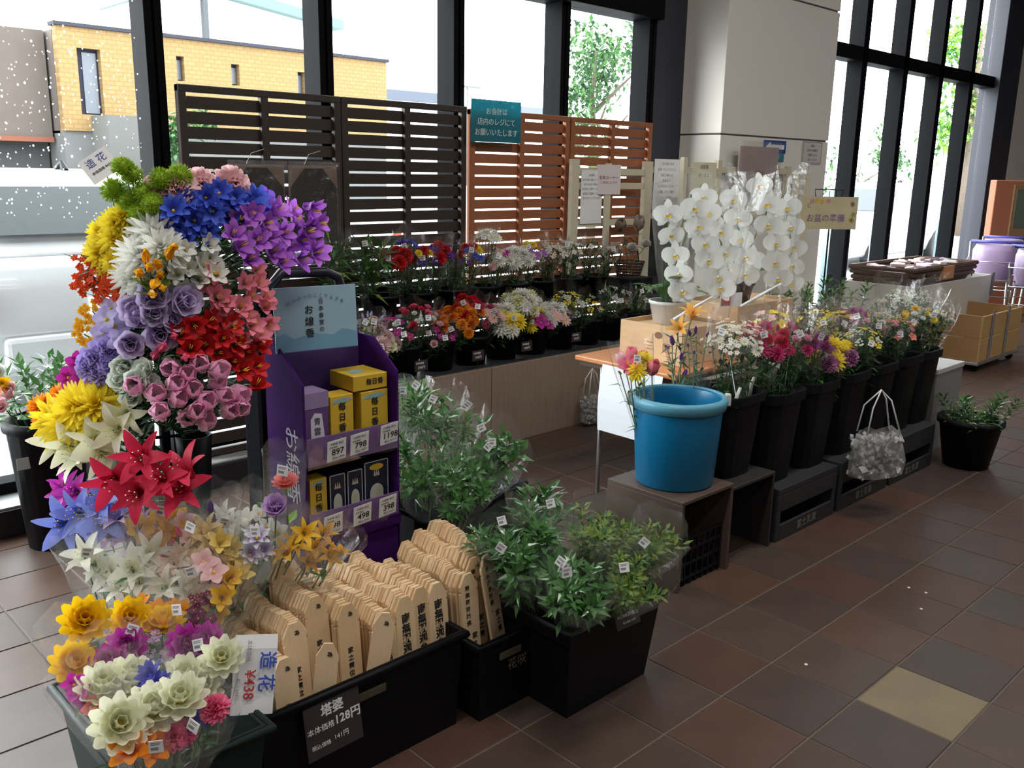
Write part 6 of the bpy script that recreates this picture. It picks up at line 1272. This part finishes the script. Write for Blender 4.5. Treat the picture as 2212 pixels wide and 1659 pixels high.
# ------------------------------------------------------------------ far right: sale table, crate trolley, shopping carts
def far_right():
    CB = mat('cream_panel', (.55, .53, .48), .5, .06, 4); LV = mat('lavender_plastic', (.34, .25, .4), .35, .05); BK = mat('bracket_grey', (.15, .15, .16), .5)
    t = thing('sale_bin', 'cream panelled sale bin with grey corner brackets', 'sale bin', (8.6, 3.45, 0)); 
    MB().box(-.75, .95, -.25, .35, .08, .55).build('inner', mat('bin_inside', (.1, .09, .14), .7), t)
    for x0, x1, y0, y1 in ((-.78, .98, -.28, -.26), (-.78, .98, .36, .38), (-.78, -.76, -.26, .36), (.96, .98, -.26, .36)): MB().cbox(x0, x1, y0, y1, .05, .7, .003).build('panel', CB, t)
    for x, y in ((-.79, -.29), (.97, -.29), (-.79, .37)): MB().cbox(x, x + .06, y, y + .02, .5, .72, .002).build('bracket', BK, t)
    MB().box(-.7, .9, -.22, .32, .55, .66).build('cloth', mat('violet_cloth', (.09, .06, .28), .8, .2, 10), t)
    for x in (-.7, .9):
        for y in (-.2, .3): MB().lathe([(0, -.015), (.03, -.015), (.03, .015), (0, .015)], 10).build('caster', BLACKP, t, True, M=T(x, y, .03) @ Matrix.Rotation(PI / 2, 4, 'Y'))
    t = thing('wicker_tray', 'brown wicker tray of sweets on the sale bin', 'tray', (8.55, 3.5, .7)); WK = mat('brown_wicker', (.09, .05, .035), .6, .4, 60, bump=.5)
    mb = MB(); k = 0
    for z, e in ((0, 0), (.04, .02), (.09, .03), (.13, .04)):
        mb.tube([(sx * (.68 + e), sy * (.24 + e), z) for sx, sy in ((-1, -1), (1, -1), (1, 1), (-1, 1))], .022, 6, closed=True)
    mb.box(-.7, .7, -.26, .26, 0, .1); mb.build('wicker_body', WK, t)
    MB().cbox(-.12, .12, -.305, -.27, .02, .14, .004).build('price_plate', mat('orange_plate', (.5, .22, .06), .5), t)
    rr = random.Random(17); cl = [(.6, .5, .48), (.45, .2, .2), (.65, .6, .55), (.3, .2, .3), (.7, .65, .65)]
    for i in range(22):
        x, y = rr.uniform(-.6, .6), rr.uniform(-.2, .2); o = MB().cbox(-.06, .06, -.035, .035, 0, .03, .008).build('snack_packet', mat('packet_%d' % (i % 5), cl[i % 5], .35), None, M=T(8.55 + x, 3.5 + y, .8 + rr.uniform(0, .03)) @ Matrix.Rotation(rr.uniform(0, 3), 4, 'Z') @ Matrix.Rotation(rr.uniform(-.3, .3), 4, 'X'))
        tag(o, 'small packet of sweets heaped in the brown wicker tray', 'packet', 'sweets in the wicker tray')
    o = MB().lathe([(.09, 0), (.05, .08), (.0, .16)], 4, cap0=True).build('paper_tent', mat('pale_tent', (.7, .67, .66), .6), None, loc=(9.15, 3.28, .665)); tag(o, 'pale pyramid-shaped pack on the sale bin', 'packet')
    # wooden crates on dolly
    t = thing('crate_dolly', 'stack of light wooden trays strapped on a wheeled dolly', 'dolly', (8.55, 2.86, 0)); PL = mat('yellow_pine', (.48, .3, .12), .55, .12, 4, stretch=(1, 1, 12))
    MB().cbox(-.48, .52, -.17, .35, .06, .085, .003).build('deck', SILVER, t)
    for k in range(2):
        z = .09 + k * .2
        for y in (-.165, .335): MB().cbox(-.46, .5, y, y + .015, z, z + .192, .002).build('side_board', PL, t)
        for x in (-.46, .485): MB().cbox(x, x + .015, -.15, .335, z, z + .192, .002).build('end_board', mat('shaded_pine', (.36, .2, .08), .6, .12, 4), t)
    for x in (-.25, .12): MB().cbox(x - .018, x + .018, -.178, -.168, .07, .52, .002).build('strap', mat('strap_grey', (.2, .2, .22), .5), t)
    for x in (-.4, .44):
        for y in (-.12, .3): MB().lathe([(0, -.016), (.032, -.016), (.032, .016), (0, .016)], 12).build('caster', BLACKP, t, True, M=T(x, y, .032) @ Matrix.Rotation(PI / 2, 4, 'Y'))
    # shopping carts
    for i, (x, y, rz) in enumerate(((10.1, 3.35, .3), (11.1, 3.6, .25), (9.72, 2.82, .3))):
        c = thing('shopping_cart', ('lavender shopping cart nearest the wooden trays', 'lavender shopping cart furthest back beside the orange board', 'lavender shopping cart cut by the picture edge')[i], 'shopping cart', (x, y, 0), rz, 'lavender shopping carts')
        for s in (-1, 1): MB().tube([(-.4, s * .22, .08), (.35, s * .22, .12), (.4, s * .24, .5), (.5, s * .25, .95)], .013, 7).build('side_frame', SILVER, c, True)
        MB().tube([(.5, -.25, .95), (.5, .25, .95)], .018, 8).build('handle', mat('blue_grip', (.06, .06, .3), .4), c, True)
        for z, e in ((.45, 0), (.62, .02), (.8, .04)): MB().tube([(-.3 - e, -.2 - e, z), (.38 + e, -.2 - e, z), (.38 + e, .2 + e, z), (-.3 - e, .2 + e, z)], .006, 5, closed=True).build('basket_wire', SILVER, c, True)
        mb = MB()
        for k in range(10):
            xx = -.28 + k * .072
            for s in (-1, 1): mb.tube([(xx, s * .2, .45), (xx, s * .24, .8)], .003, 4)
        tag(mb.build('basket_mesh', SILVER, c), kind='stuff')
        MB().lathe([(.16, 0), (.2, .12), (.2, .28), (.17, .34), (.13, .3), (.12, .1)], 14, (-.05, 0, .62), sq=.4).build('child_seat', LV, c, True)
        MB().cbox(.2, .26, -.19, .19, .55, .95, .03).build('seat_back', LV, c)
        for xx in (-.38, .36):
            for s in (-1, 1): MB().lathe([(0, -.015), (.055, -.015), (.055, .015), (0, .015)], 14).build('wheel', BLACKP, c, True, M=T(xx, s * .22, .056) @ Matrix.Rotation(PI / 2, 4, 'X'))
    # orange standing board
    t = thing('standing_board', 'orange board with dark framed panel at the right picture edge', 'board', (12.0, 3.75, 0), -.5)
    MB().cbox(-.45, .45, -.05, .05, 0, 1.6, .01).build('board', mat('terracotta', (.42, .15, .08), .6, .1), t); MB().cbox(-.2, .12, -.07, -.05, .85, 1.55, .005).build('frame', mat('oak_frame', (.3, .17, .08), .5), t); MB().box(-.16, .08, -.075, -.07, 1.05, 1.5).build('panel_pane', mat('dull_green_panel', (.12, .15, .11), .25), t); MB().cbox(.2, .42, -.08, -.05, .7, 1.6, .005).build('leaflet_holder', CB, t)
far_right()
